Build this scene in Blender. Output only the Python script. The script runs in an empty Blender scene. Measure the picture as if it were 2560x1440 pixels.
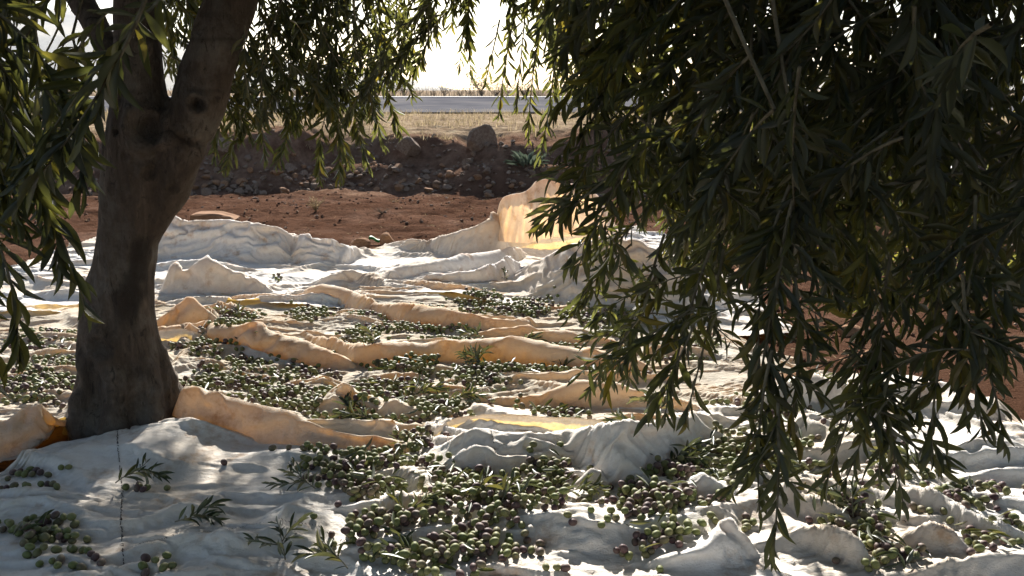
import bpy, math, random
import numpy as np
from mathutils import Vector, Matrix

rng = np.random.default_rng(11)
random.seed(11)
S = bpy.context.scene
COL = S.collection

# ------------------------------------------------------------------ camera
CAM_H, F, PITCH = 1.10, 2130.0, math.atan(495.0 / 2130.0)
cp, sp = math.cos(PITCH), math.sin(PITCH)
cam = bpy.data.cameras.new('camera')
cam.sensor_fit = 'HORIZONTAL'
cam.sensor_width = 36.0
cam.lens = 36.0 * F / 2560.0
cam.clip_start, cam.clip_end = 0.05, 8000.0
cam_ob = bpy.data.objects.new('camera', cam)
cam_ob.location = (0, 0, CAM_H)
cam_ob.rotation_euler = (math.pi / 2 - PITCH, 0, 0)
COL.objects.link(cam_ob)
S.camera = cam_ob

# ------------------------------------------------------------------ light
SUN_EL, SUN_AZ = math.radians(30.0), math.radians(-3.0)      # azimuth from +y, + is to the right
world = bpy.data.worlds.new('World')
S.world = world
world.use_nodes = True
wn = world.node_tree
sky = wn.nodes.new('ShaderNodeTexSky')
sky.sky_type = 'NISHITA'
sky.sun_disc = False
sky.sun_elevation = SUN_EL
sky.sun_rotation = SUN_AZ
sky.dust_density = 1.0
sky.air_density = 1.0
wn.links.new(sky.outputs[0], wn.nodes['Background'].inputs[0])
wn.nodes['Background'].inputs[1].default_value = 0.05
sun = bpy.data.lights.new('sun', 'SUN')
sun.energy, sun.angle, sun.color = 5.0, math.radians(0.53), (1.0, 0.955, 0.89)
sun_ob = bpy.data.objects.new('sun', sun)
sd = Vector((math.sin(SUN_AZ) * math.cos(SUN_EL), math.cos(SUN_AZ) * math.cos(SUN_EL), math.sin(SUN_EL)))
sun_ob.rotation_euler = sd.to_track_quat('Z', 'Y').to_euler()
COL.objects.link(sun_ob)
S.view_settings.view_transform = 'Standard'
S.view_settings.look = 'None'
S.view_settings.exposure = 1.75
S.view_settings.gamma = 1.0
S.cycles.use_denoising = True
S.cycles.max_bounces = 8
S.cycles.diffuse_bounces = 2
S.cycles.transmission_bounces = 5
S.cycles.transparent_max_bounces = 4
S.cycles.volume_bounces = 0
S.cycles.sample_clamp_indirect = 6.0

# ------------------------------------------------------------------ helpers
def A(*a): return np.array(a, float)

def raydir(u, v):
    u = np.asarray(u, float); v = np.asarray(v, float)
    a = (u - 1280) / F; b = (720 - v) / F
    return a, cp + b * sp, -sp + b * cp

def ground(u, v, z=0.0):
    """photo pixel -> point of the level plane z"""
    dx, dy, dz = raydir(u, v)
    t = (z - CAM_H) / dz
    return dx * t, dy * t

def at_y(u, v, y):
    """photo pixel -> point at the distance y"""
    dx, dy, dz = raydir(u, v)
    t = y / dy
    return np.array([dx * t, y + 0 * t, CAM_H + dz * t])

def proj(P):
    P = np.asarray(P, float)
    z = P[..., 2] - CAM_H
    d = P[..., 1] * cp - z * sp
    d = np.where(d < 0.05, 0.05, d)
    b = P[..., 1] * sp + z * cp
    return 1280 + F * P[..., 0] / d, 720 - F * b / d, d

def hash2(i, j, s=0):
    h = (i.astype(np.int64) * 374761393 + j.astype(np.int64) * 668265263 + s * 974634157) & 0x7fffffff
    h = ((h ^ (h >> 13)) * 1274126177) & 0x7fffffff
    h = h ^ (h >> 16)
    return (h & 0xffff) / 65535.0

def vnoise(x, y, s=0):
    x = np.asarray(x, float); y = np.asarray(y, float)
    x, y = np.broadcast_arrays(x, y)
    i = np.floor(x); j = np.floor(y)
    fx = x - i; fy = y - j
    fx = fx * fx * fx * (fx * (fx * 6 - 15) + 10); fy = fy * fy * fy * (fy * (fy * 6 - 15) + 10)
    a = hash2(i, j, s); b = hash2(i + 1, j, s); c = hash2(i, j + 1, s); d = hash2(i + 1, j + 1, s)
    return (a + (b - a) * fx + (c - a) * fy + (a - b - c + d) * fx * fy) * 2 - 1

def fbm(x, y, s=0, o=4, g=0.5):
    t = 0; a = 1.0
    for k in range(o):
        t = t + a * vnoise(x * 2 ** k + 17.3 * k, y * 2 ** k - 9.1 * k, s + k); a *= g
    return t

def noise3(P, f, s=0):
    x, y, z = P[:, 0] * f, P[:, 1] * f, P[:, 2] * f
    return (vnoise(x + 0.37 * z, y - 0.61 * z, s) + vnoise(y + 5.1, z + 0.4 * x, s + 3) + vnoise(z - 7.7, x + 0.3 * y, s + 5)) / 2

def smooth(e0, e1, x):
    t = np.clip((x - e0) / (e1 - e0), 0, 1)
    return t * t * (3 - 2 * t)

def mk_mesh(name, V, faces, mat=None, sm=True, attr=None):
    """faces: list of int arrays (m,k)"""
    me = bpy.data.meshes.new(name)
    V = np.ascontiguousarray(V, dtype=np.float32)
    if not isinstance(faces, list): faces = [faces]
    faces = [np.asarray(f, np.int32) for f in faces if len(f)]
    idx = np.concatenate([f.ravel() for f in faces])
    cnt = np.concatenate([np.full(len(f), f.shape[1], np.int32) for f in faces])
    st = np.concatenate([[0], np.cumsum(cnt)[:-1]]).astype(np.int32)
    me.vertices.add(len(V)); me.vertices.foreach_set('co', V.ravel())
    me.loops.add(len(idx)); me.loops.foreach_set('vertex_index', idx)
    me.polygons.add(len(cnt)); me.polygons.foreach_set('loop_start', st); me.polygons.foreach_set('loop_total', cnt)
    me.polygons.foreach_set('use_smooth', np.full(len(cnt), sm, bool))
    if attr:
        for k, a in attr.items():
            at = me.attributes.new(k, 'FLOAT', 'POINT')
            at.data.foreach_set('value', np.ascontiguousarray(a, dtype=np.float32))
    me.update(calc_edges=True)
    if mat: me.materials.append(mat)
    return me

def obj(name, me, parent=None, label=None, cat=None, group=None, kind=None, loc=None):
    o = bpy.data.objects.new(name, me)
    COL.objects.link(o)
    if parent: o.parent = parent
    if loc is not None: o.location = loc
    if label: o['label'] = label
    if cat: o['category'] = cat
    if group: o['group'] = group
    if kind: o['kind'] = kind
    return o

def grid_faces(ny, nx):
    j, i = np.mgrid[0:ny - 1, 0:nx - 1]
    a = (j * nx + i).ravel()
    return np.stack([a, a + 1, a + nx + 1, a + nx], 1)

# ------------------------------------------------------------------ materials
def new_mat(name):
    m = bpy.data.materials.new(name); m.use_nodes = True
    nt = m.node_tree; nt.nodes.clear()
    out = nt.nodes.new('ShaderNodeOutputMaterial')
    return m, nt, out

def N(nt, t, **kw):
    n = nt.nodes.new(t)
    for k, v in kw.items():
        if k in n.inputs: n.inputs[k].default_value = v
        else: setattr(n, k, v)
    return n

def ramp(nt, fac, stops):
    r = nt.nodes.new('ShaderNodeValToRGB')
    el = r.color_ramp.elements
    while len(el) > 1: el.remove(el[-1])
    el[0].position = stops[0][0]; el[0].color = (*stops[0][1], 1)
    for p, c in stops[1:]:
        e = el.new(p); e.color = (*c, 1)
    nt.links.new(fac, r.inputs[0])
    return r.outputs[0]

def noise_tex(nt, scale, detail=4, rough=0.55, stretch=None, dist=0.0):
    tc = nt.nodes.new('ShaderNodeTexCoord')
    src = tc.outputs['Object']
    if stretch:
        mp = N(nt, 'ShaderNodeMapping'); mp.inputs['Scale'].default_value = stretch
        nt.links.new(src, mp.inputs[0]); src = mp.outputs[0]
    n = N(nt, 'ShaderNodeTexNoise', Scale=scale, Detail=detail, Roughness=rough, Distortion=dist)
    nt.links.new(src, n.inputs['Vector'])
    return n.outputs['Fac']

def mixc(nt, fac, a, b, mode='MIX'):
    m = nt.nodes.new('ShaderNodeMix'); m.data_type = 'RGBA'; m.blend_type = mode
    for s, v in ((m.inputs[0], fac), (m.inputs[6], a), (m.inputs[7], b)):
        if isinstance(v, (int, float)): s.default_value = v
        elif isinstance(v, tuple): s.default_value = (*v, 1)
        else: nt.links.new(v, s)
    return m.outputs[2]

def bump(nt, h, strength, dist, prev=None):
    b = N(nt, 'ShaderNodeBump', Strength=strength, Distance=dist)
    nt.links.new(h, b.inputs['Height'])
    if prev: nt.links.new(prev, b.inputs['Normal'])
    return b.outputs[0]

def math_n(nt, op, a, b):
    m = nt.nodes.new('ShaderNodeMath'); m.operation = op
    for s, v in ((m.inputs[0], a), (m.inputs[1], b)):
        if isinstance(v, (int, float)): s.default_value = v
        else: nt.links.new(v, s)
    return m.outputs[0]

def simple_mat(name, stops, scale, rough=0.9, detail=5, bstr=0.4, bdist=0.01, bscale=None, stretch=None, spec=0.04):
    m, nt, out = new_mat(name)
    f = noise_tex(nt, scale, detail, 0.6, stretch)
    c = ramp(nt, f, stops)
    p = N(nt, 'ShaderNodeBsdfPrincipled', Roughness=rough)
    p.inputs['Specular IOR Level'].default_value = spec
    nt.links.new(c, p.inputs['Base Color'])
    h = noise_tex(nt, bscale or scale * 3, 6, 0.65, stretch)
    nt.links.new(bump(nt, h, bstr, bdist), p.inputs['Normal'])
    nt.links.new(p.outputs[0], out.inputs[0])
    return m

def cloth_mat(name, tfac, tone=(1.0, 1.0, 1.0), tint=(1.0, 0.69, 0.17)):
    m, nt, out = new_mat(name)
    n1 = noise_tex(nt, 1.7, 5, 0.6)
    n2 = noise_tex(nt, 9.0, 6, 0.7)
    c = mixc(nt, ramp(nt, n1, [(0.42, (0, 0, 0)), (0.66, (0.8, 0.8, 0.8))]), (0.78, 0.755, 0.715), (0.66, 0.55, 0.42))
    c = mixc(nt, ramp(nt, n2, [(0.55, (0, 0, 0)), (0.70, (0.8, 0.8, 0.8))]), c, (0.45, 0.29, 0.17))
    n3 = noise_tex(nt, 55.0, 5, 0.7, (1, 1, 1))
    c = mixc(nt, ramp(nt, n3, [(0.45, (0, 0, 0)), (0.78, (0.4, 0.4, 0.4))]), c, (0.52, 0.44, 0.34))
    c = mixc(nt, 1.0, c, tone, 'MULTIPLY')
    d = N(nt, 'ShaderNodeBsdfDiffuse', Roughness=0.0)
    t = N(nt, 'ShaderNodeBsdfTranslucent')
    nt.links.new(c, d.inputs[0])
    nt.links.new(mixc(nt, 1.0, c, tint, 'MULTIPLY'), t.inputs[0])
    weave = noise_tex(nt, 170.0, 4, 0.75)
    wr = noise_tex(nt, 34.0, 6, 0.65, (0.6, 1.6, 1.0), 0.8)
    b = bump(nt, weave, 0.8, 0.0034)
    b = bump(nt, wr, 0.55, 0.007, b)
    nt.links.new(b, d.inputs['Normal']); nt.links.new(b, t.inputs['Normal'])
    mx = N(nt, 'ShaderNodeMixShader'); mx.inputs[0].default_value = tfac
    nt.links.new(d.outputs[0], mx.inputs[1]); nt.links.new(t.outputs[0], mx.inputs[2])
    nt.links.new(mx.outputs[0], out.inputs[0])
    return m

def leaf_mat(name, top, under, trans, tfac=0.34, rough=0.42):
    m, nt, out = new_mat(name)
    at = N(nt, 'ShaderNodeAttribute', attribute_name='rnd')
    g = nt.nodes.new('ShaderNodeNewGeometry')
    var = ramp(nt, at.outputs['Fac'], [(0.0, (0.65, 0.7, 0.7)), (0.5, (1, 1, 1)), (0.9, (1.35, 1.25, 0.9)), (1.0, (2.0, 1.5, 0.8))])
    c = mixc(nt, g.outputs['Backfacing'], top, under)
    c = mixc(nt, 1.0, c, var, 'MULTIPLY')
    p = N(nt, 'ShaderNodeBsdfPrincipled', Roughness=rough)
    p.inputs['Specular IOR Level'].default_value = 0.32
    nt.links.new(c, p.inputs['Base Color'])
    t = N(nt, 'ShaderNodeBsdfTranslucent')
    nt.links.new(mixc(nt, 1.0, var, trans, 'MULTIPLY'), t.inputs[0])
    mx = N(nt, 'ShaderNodeMixShader'); mx.inputs[0].default_value = tfac
    nt.links.new(p.outputs[0], mx.inputs[1]); nt.links.new(t.outputs[0], mx.inputs[2])
    nt.links.new(mx.outputs[0], out.inputs[0])
    return m

def olive_mat():
    m, nt, out = new_mat('olive_skin')
    at = N(nt, 'ShaderNodeAttribute', attribute_name='rnd')
    c = ramp(nt, at.outputs['Fac'], [(0.0, (0.115, 0.135, 0.04)), (0.35, (0.15, 0.15, 0.055)), (0.55, (0.115, 0.095, 0.055)),
                                     (0.72, (0.10, 0.062, 0.055)), (1.0, (0.07, 0.036, 0.042))])
    n = noise_tex(nt, 90.0, 3, 0.6)
    c = mixc(nt, ramp(nt, n, [(0.4, (0, 0, 0)), (0.75, (0.35, 0.35, 0.35))]), c, (0.17, 0.15, 0.11))
    p = N(nt, 'ShaderNodeBsdfPrincipled', Roughness=0.6)
    p.inputs['Specular IOR Level'].default_value = 0.18
    nt.links.new(c, p.inputs['Base Color'])
    nt.links.new(p.outputs[0], out.inputs[0])
    return m

def bark_mat():
    m, nt, out = new_mat('olive_bark')
    n = noise_tex(nt, 9.0, 6, 0.65, (1.6, 1.6, 0.45))
    c = ramp(nt, n, [(0.30, (0.065, 0.043, 0.030)), (0.5, (0.105, 0.075, 0.053)), (0.72, (0.185, 0.138, 0.10))])
    n2 = noise_tex(nt, 60.0, 5, 0.7, (1.0, 1.0, 0.12))
    c = mixc(nt, ramp(nt, n2, [(0.42, (0.55, 0.55, 0.55)), (0.6, (0, 0, 0))]), c, (0.055, 0.038, 0.027))
    n4 = noise_tex(nt, 5.5, 5, 0.7)
    c = mixc(nt, ramp(nt, n4, [(0.5, (0, 0, 0)), (0.66, (0.7, 0.7, 0.7))]), c, (0.18, 0.152, 0.122))
    n5 = noise_tex(nt, 24.0, 6, 0.75, (1.3, 1.3, 0.5), 1.2)
    c = mixc(nt, ramp(nt, n5, [(0.36, (0.85, 0.85, 0.85)), (0.45, (0, 0, 0))]), c, (0.035, 0.025, 0.018))
    at = N(nt, 'ShaderNodeAttribute', attribute_name='stain_shade')
    c = mixc(nt, at.outputs['Fac'], c, (0.022, 0.016, 0.012))
    p = N(nt, 'ShaderNodeBsdfPrincipled', Roughness=0.85)
    p.inputs['Specular IOR Level'].default_value = 0.25
    nt.links.new(c, p.inputs['Base Color'])
    b = bump(nt, noise_tex(nt, 120.0, 4, 0.7, (1, 1, 0.18)), 0.8, 0.006)
    b = bump(nt, noise_tex(nt, 26.0, 6, 0.68, (1, 1, 0.55)), 0.9, 0.02, b)
    b = bump(nt, n5, 0.8, 0.02, b)
    nt.links.new(b, p.inputs['Normal'])
    nt.links.new(p.outputs[0], out.inputs[0])
    return m

def soil_mat():
    m, nt, out = new_mat('red_soil')
    n = noise_tex(nt, 1.3, 6, 0.65)
    c = ramp(nt, n, [(0.32, (0.058, 0.029, 0.018)), (0.55, (0.098, 0.053, 0.035)), (0.75, (0.150, 0.090, 0.064))])
    # the verge above the bank is paler, straw-littered ground
    tc = nt.nodes.new('ShaderNodeTexCoord'); sx = nt.nodes.new('ShaderNodeSeparateXYZ')
    nt.links.new(tc.outputs['Object'], sx.inputs[0])
    yy = math_n(nt, 'ADD', sx.outputs[1], math_n(nt, 'MULTIPLY', noise_tex(nt, 0.9, 4), 1.4))
    mr = nt.nodes.new('ShaderNodeMapRange'); mr.inputs[1].default_value = 10.9; mr.inputs[2].default_value = 11.6
    nt.links.new(yy, mr.inputs[0])
    dry = ramp(nt, noise_tex(nt, 5.0, 6, 0.7), [(0.35, (0.15, 0.105, 0.07)), (0.55, (0.28, 0.21, 0.14)), (0.7, (0.40, 0.32, 0.215))])
    c = mixc(nt, mr.outputs[0], c, dry)
    mb = nt.nodes.new('ShaderNodeMapRange'); mb.inputs[1].default_value = 9.55; mb.inputs[2].default_value = 10.2
    nt.links.new(yy, mb.inputs[0])
    c = mixc(nt, math_n(nt, 'MULTIPLY', mb.outputs[0], math_n(nt, 'SUBTRACT', 1.0, mr.outputs[0])), c, ramp(nt, noise_tex(nt, 6.0, 6, 0.7), [(0.35, (0.10, 0.055, 0.036)), (0.6, (0.20, 0.125, 0.085)), (0.75, (0.28, 0.19, 0.135))]))  # rubbly bank earth, paled also in place of missing skylight
    sp_ = ramp(nt, noise_tex(nt, 70.0, 4, 0.7), [(0.64, (0, 0, 0)), (0.72, (0.6, 0.6, 0.6))])
    c = mixc(nt, sp_, c, (0.20, 0.12, 0.075))
    p = N(nt, 'ShaderNodeBsdfPrincipled', Roughness=0.95)
    p.inputs['Specular IOR Level'].default_value = 0.0
    nt.links.new(c, p.inputs['Base Color'])
    b = bump(nt, noise_tex(nt, 14.0, 8, 0.72), 0.9, 0.05)
    b = bump(nt, noise_tex(nt, 90.0, 4, 0.7), 0.7, 0.012, b)
    nt.links.new(b, p.inputs['Normal'])
    nt.links.new(p.outputs[0], out.inputs[0])
    return m

M_cloth = cloth_mat('canvas', 0.13)
M_cloth_mid = cloth_mat('glow_fold_canvas', 0.41, (0.97, 0.94, 0.86))  # same canvas as the others, more translucent so the mid folds glow
M_cloth_back = cloth_mat('stained_canvas', 0.20)
M_cloth_hem = cloth_mat('glow_hem_canvas', 0.27)  # copy of the canvas with sun glow for the standing hems
M_cloth_lift = cloth_mat('glow_corner_canvas', 0.38, tint=(1.0, 0.66, 0.33))  # same cloth again, translucency and tint raised for the corner's glow
M_leaf = leaf_mat('olive_leaf', (0.013, 0.023, 0.013), (0.048, 0.055, 0.043), (0.25, 0.26, 0.06), 0.26, 0.45)
M_leaf_cut = leaf_mat('fallen_olive_leaf', (0.030, 0.045, 0.020), (0.10, 0.11, 0.08), (0.16, 0.17, 0.05), 0.15)
M_olive = olive_mat()
M_bark = bark_mat()
M_soil = soil_mat()
M_twig = simple_mat('twig_bark', [(0.3, (0.10, 0.085, 0.055)), (0.7, (0.24, 0.21, 0.14))], 60, 0.8)
M_stone = simple_mat('limestone', [(0.3, (0.12, 0.078, 0.056)), (0.55, (0.19, 0.14, 0.105)), (0.75, (0.28, 0.225, 0.18))], 7, 0.95, bdist=0.02, bscale=22)
M_red = simple_mat('red_stone', [(0.3, (0.17, 0.09, 0.05)), (0.55, (0.25, 0.145, 0.085)), (0.8, (0.32, 0.21, 0.135))], 6, 0.95, bdist=0.015, bscale=20)
M_clod = simple_mat('soil_clod', [(0.3, (0.06, 0.03, 0.019)), (0.7, (0.12, 0.068, 0.044))], 9, 0.98, bdist=0.02, bscale=30)
M_road = simple_mat('asphalt', [(0.3, (0.055, 0.055, 0.065)), (0.55, (0.10, 0.098, 0.105)), (0.75, (0.16, 0.145, 0.135))], 0.55, 1.0, bdist=0.006, bscale=60, spec=0.0)
M_line = simple_mat('road_paint', [(0.35, (0.45, 0.44, 0.42)), (0.6, (0.72, 0.70, 0.66))], 4, 0.7)
M_hill = simple_mat('far_hill', [(0.35, (0.13, 0.11, 0.08)), (0.65, (0.24, 0.20, 0.14))], 0.012, 1.0, bdist=2.0, bscale=0.05)
M_thread = simple_mat('thread', [(0.3, (0.04, 0.03, 0.025)), (0.7, (0.12, 0.09, 0.07))], 80, 0.9)
M_green = simple_mat('green_plastic', [(0.3, (0.005, 0.10, 0.012)), (0.7, (0.012, 0.17, 0.025))], 20, 0.5, bstr=0.1, spec=0.1)

def blade_mat(name, a, b, tfac=0.35):
    m, nt, out = new_mat(name)
    at = N(nt, 'ShaderNodeAttribute', attribute_name='rnd')
    c = ramp(nt, at.outputs['Fac'], [(0, a), (1, b)])
    d = N(nt, 'ShaderNodeBsdfDiffuse'); t = N(nt, 'ShaderNodeBsdfTranslucent')
    nt.links.new(c, d.inputs[0]); nt.links.new(c, t.inputs[0])
    mx = N(nt, 'ShaderNodeMixShader'); mx.inputs[0].default_value = tfac
    nt.links.new(d.outputs[0], mx.inputs[1]); nt.links.new(t.outputs[0], mx.inputs[2])
    nt.links.new(mx.outputs[0], out.inputs[0])
    return m
M_straw = blade_mat('dry_straw', (0.18, 0.135, 0.075), (0.46, 0.37, 0.22))
M_weed = blade_mat('grey_weed', (0.06, 0.085, 0.055), (0.15, 0.18, 0.13), 0.2)
M_scrub = blade_mat('dry_scrub', (0.09, 0.072, 0.055), (0.19, 0.155, 0.12), 0.2)

# ------------------------------------------------------------------ ground
def bank_foot(x): return 9.25 + 0.36 * vnoise(x * 0.55, 3.0, 5) + 0.20 * vnoise(x * 1.5, 1.0, 6) - 0.12 * x * 0.1
def ground_z(X, Y):
    ft = bank_foot(X)
    d = Y - ft
    top = 0.58 + 0.10 * vnoise(X * 0.7, 7.7, 8) + 0.07 * vnoise(X * 1.9, 2.2, 9) + 0.03 * vnoise(X * 6, 2.2, 10)
    talus = 0.26 * smooth(-0.05, 0.55, d + 0.12 * vnoise(X * 2.1, Y * 2.1, 12))
    cut = (top - 0.26) * smooth(0.55, 0.98, d + 0.16 * vnoise(X * 1.7, Y * 0.7, 13))
    z = talus + cut
    plateau = smooth(1.0, 2.0, d)
    z = z * (1 - plateau) + plateau * np.where(Y < 17, 0.62 + (Y - 10.5) * 0.004, np.where(Y < 27.5, 0.64 + (Y - 17) * 0.0235, np.where(Y < 29, 0.887, 0.887 - np.clip((Y - 29) * 0.01, 0, 0.15))))
    near = 1 - smooth(14.0, 16.6, Y)
    z = z + near * (0.022 * fbm(X * 1.4, Y * 2.2, 21, 4) + 0.017 * fbm(X * 7, Y * 11, 31, 4) * (Y > 4))
    z = z - 0.03 * (1 - smooth(5.5, 6.6, Y))            # the soil lies a little lower beneath the cloths
    return z

def axis(lo, hi, step, far, n):
    mid = np.arange(lo, hi + 1e-6, step)
    k = np.geomspace(step, far - hi, n) if n else []
    k2 = np.geomspace(step, far + lo, n) if n else []
    return np.concatenate([(lo - np.array(k2))[::-1], mid, hi + np.array(k)])
gx = axis(-5.5, 5.5, 0.045, 2500.0, 45)
gy = np.concatenate([-np.geomspace(2500, 0.5, 20), np.arange(0, 4.5, 0.15), np.arange(4.5, 11.5, 0.04), np.arange(11.5, 17, 0.12), np.arange(17, 40, 0.7), np.geomspace(40, 2500, 25)])
GX, GY = np.meshgrid(gx, gy)
GZ = ground_z(GX, GY)
me = mk_mesh('ground', np.stack([GX, GY, GZ], -1).reshape(-1, 3), grid_faces(len(gy), len(gx)), M_soil)
obj('ground', me, kind='structure')

# road with its far edge line
def strip(name, y0, y1, dz, mat, ny, x=400, nx=60):
    xs = np.linspace(-x, x, nx); ys = np.linspace(y0, y1, ny)
    X, Y = np.meshgrid(xs, ys)
    Z = 0.64 + (Y - 17) * 0.0235 + dz
    return mk_mesh(name, np.stack([X, Y, Z], -1).reshape(-1, 3), grid_faces(ny, nx), mat)
obj('road', strip('road', 17.15, 27.3, 0.03, M_road, 14), kind='structure')
obj('road_edge_line', strip('road_edge_line', 26.7, 26.95, 0.036, M_line, 3), kind='structure')

# far hills
hx = np.linspace(-1900, 1900, 160); hy = np.linspace(1400, 2300, 40)
HX, HY = np.meshgrid(hx, hy)
uu = 1280 + F * HX / HY / cp
crest = np.interp(uu, [-900, 60, 250, 500, 780, 1020, 1150, 1500, 1900, 2600, 3600], [150, 20, 32, 95, 150, 192, 222, 224, 190, 150, 120])
hh = (225 - crest) / F * 1700 * 1.03
HZ = np.maximum(0, hh) * np.sin(np.clip((HY - 1400) / 600, 0, 1) * math.pi / 2) * (1 + 0.10 * fbm(HX / 160, HY / 160, 41, 4)) - 4
HZ = np.where(HY > 2000, HZ * (1 - (HY - 2000) / 420), HZ)
obj('hills', mk_mesh('hills', np.stack([HX, HY, HZ], -1).reshape(-1, 3), grid_faces(40, 160), M_hill), kind='structure')

# ------------------------------------------------------------------ cloths
class Ridge:
    def __init__(s, pts, wf=None, wb=None, kf=0.35, kb=2.6, seed=0, sharp=1.0, sup=None):
        s.sharp = sharp; s.seed = seed; s.sup = sup if sup is not None else (0.85 if wf is not None and wf > 0.09 else 0.60)
        xs, yc, h, wfs, wbs = [], [], [], [], []
        for u, vb, vc in pts:
            X, Y = ground(u, vb)
            # height where the crest ray passes above the base line
            w = wf if wf is not None else 0.03
            for _ in range(3):
                P = at_y(u, vc, Y + w)
                hz = max(P[2], 0.0)
                if wf is None: w = kf * hz + 0.018
            xs.append(P[0]); yc.append(Y + w); h.append(hz); wfs.append(w)
            wbs.append(wb if wb is not None else kb * hz + 0.05)
        o = np.argsort(xs)
        s.x = np.array(xs)[o]; s.yc = np.array(yc)[o]; s.h = np.array(h)[o]; s.wf = np.array(wfs)[o]; s.wb = np.array(wbs)[o]
        xx = np.linspace(s.x[0], s.x[-1], 160)
        k = np.ones(9) / 9
        def sm(a, zero=False):
            v = np.interp(xx, s.x, a)
            p = np.pad(v, 4, mode='edge')
            return np.convolve(p, k, 'valid')
        s.xx, s.YC, s.H, s.WF, s.WB = xx, sm(s.yc), sm(s.h), sm(s.wf), sm(s.wb)
    def z(s, X, Y):
        h = np.interp(X, s.xx, s.H, left=0, right=0)
        ext = smooth(0, 0.06, X - s.xx[0]) * smooth(0, 0.06, s.xx[-1] - X)
        h = h * ext * (1 + 0.06 * vnoise(X * 4, 0.3, s.seed))
        yc = np.interp(X, s.xx, s.YC) + 0.008 * vnoise(X * 4, 1.7, s.seed + 2)
        wf = np.interp(X, s.xx, s.WF); wb = np.interp(X, s.xx, s.WB)
        d = Y - yc
        a = np.clip(1 + d / wf, 0, 1); b = np.clip(1 - d / wb, 0, 1)
        fr = a * a * (3 - 2 * a) * 0.35 + a * 0.65
        bk = b ** (1.0 + 0.7 * s.sharp)
        return h * np.where(d < 0, fr, bk)

class Bump:
    def __init__(s, u, vb, ru, vc, aspect=0.8, seed=0):
        X, Y = ground(u, vb)
        sc = F / (Y * cp + CAM_H * sp)
        s.rx = ru / sc; s.ry = s.rx * aspect; s.cx = X; s.cy = Y + s.ry * 0.75; s.seed = seed
        s.h = max(at_y(u, vc, s.cy)[2], 0.005) * 0.8
    def z(s, X, Y):
        dx = (X - s.cx) / s.rx; dy = (Y - s.cy) / s.ry
        r = (np.abs(dx) ** 1.6 + np.abs(dy) ** 1.6) ** 0.625 * (1 + 0.35 * vnoise(X * 8, Y * 8, s.seed))
        return s.h * np.clip(1 - r, 0, 1) ** 0.8 * (1 + 0.25 * vnoise(X * 16 + Y * 5, Y * 16, s.seed + 3))

def edge_fn(pts, wob=0.012, seed=0):
    P = [ground(u, v) for u, v in pts]
    xs = np.array([p[0] for p in P]); ys = np.array([p[1] for p in P])
    o = np.argsort(xs); xs, ys = xs[o], ys[o]
    return lambda x: np.interp(x, xs, ys) + wob * vnoise(x * 5, 2.2, seed) + 0.4 * wob * vnoise(x * 19, 2.2, seed + 1)

def crumples(X, Y, x0, x1, y0, y1, n, seed):
    """sharp little folds: straight-sided creases of many lengths, most of them lying across"""
    r = random.Random(seed)
    acc = np.zeros_like(X)
    xs = X[0]
    WX = X + 0.03 * vnoise(X * 5, Y * 5, seed + 60) + 0.008 * vnoise(X * 17, Y * 17, seed + 62)
    WY = Y + 0.03 * vnoise(X * 5, Y * 5, seed + 61) + 0.008 * vnoise(X * 17, Y * 17, seed + 63)
    for _ in range(n):
        cx, cy = r.uniform(x0, x1), r.uniform(y0, y1)
        th = r.gauss(0.05, 0.30) if r.random() < 0.75 else r.uniform(-1.2, 1.2)
        ln = r.uniform(0.06, 0.34); h = 0.006 + 0.030 * r.random() ** 1.8 * min(1, ln / 0.2)
        if r.random() < 0.34: ln = r.uniform(0.2, 0.65); h = r.uniform(0.02, 0.060); th = r.gauss(-0.14, 0.26)
        wf = h * r.uniform(0.6, 1.6) + 0.006; wb = h * r.uniform(1.5, 5.0) + 0.012
        a, b = np.searchsorted(xs, [cx - ln - 0.08, cx + ln + 0.08])
        if b - a < 2: continue
        dx = WX[:, a:b] - cx; dy = WY[:, a:b] - cy
        s = dx * math.cos(th) + dy * math.sin(th)
        d = -dx * math.sin(th) + dy * math.cos(th) + r.uniform(-0.5, 0.5) * s * s / ln
        t = np.clip(1 - np.abs(s) / ln, 0, 1) ** 0.7
        p = np.where(d < 0, np.clip(1 + d / wf, 0, 1), np.clip(1 - d / wb, 0, 1) ** 1.3)
        acc[:, a:b] += (h * t * p) ** 5
    return acc ** 0.2

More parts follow.
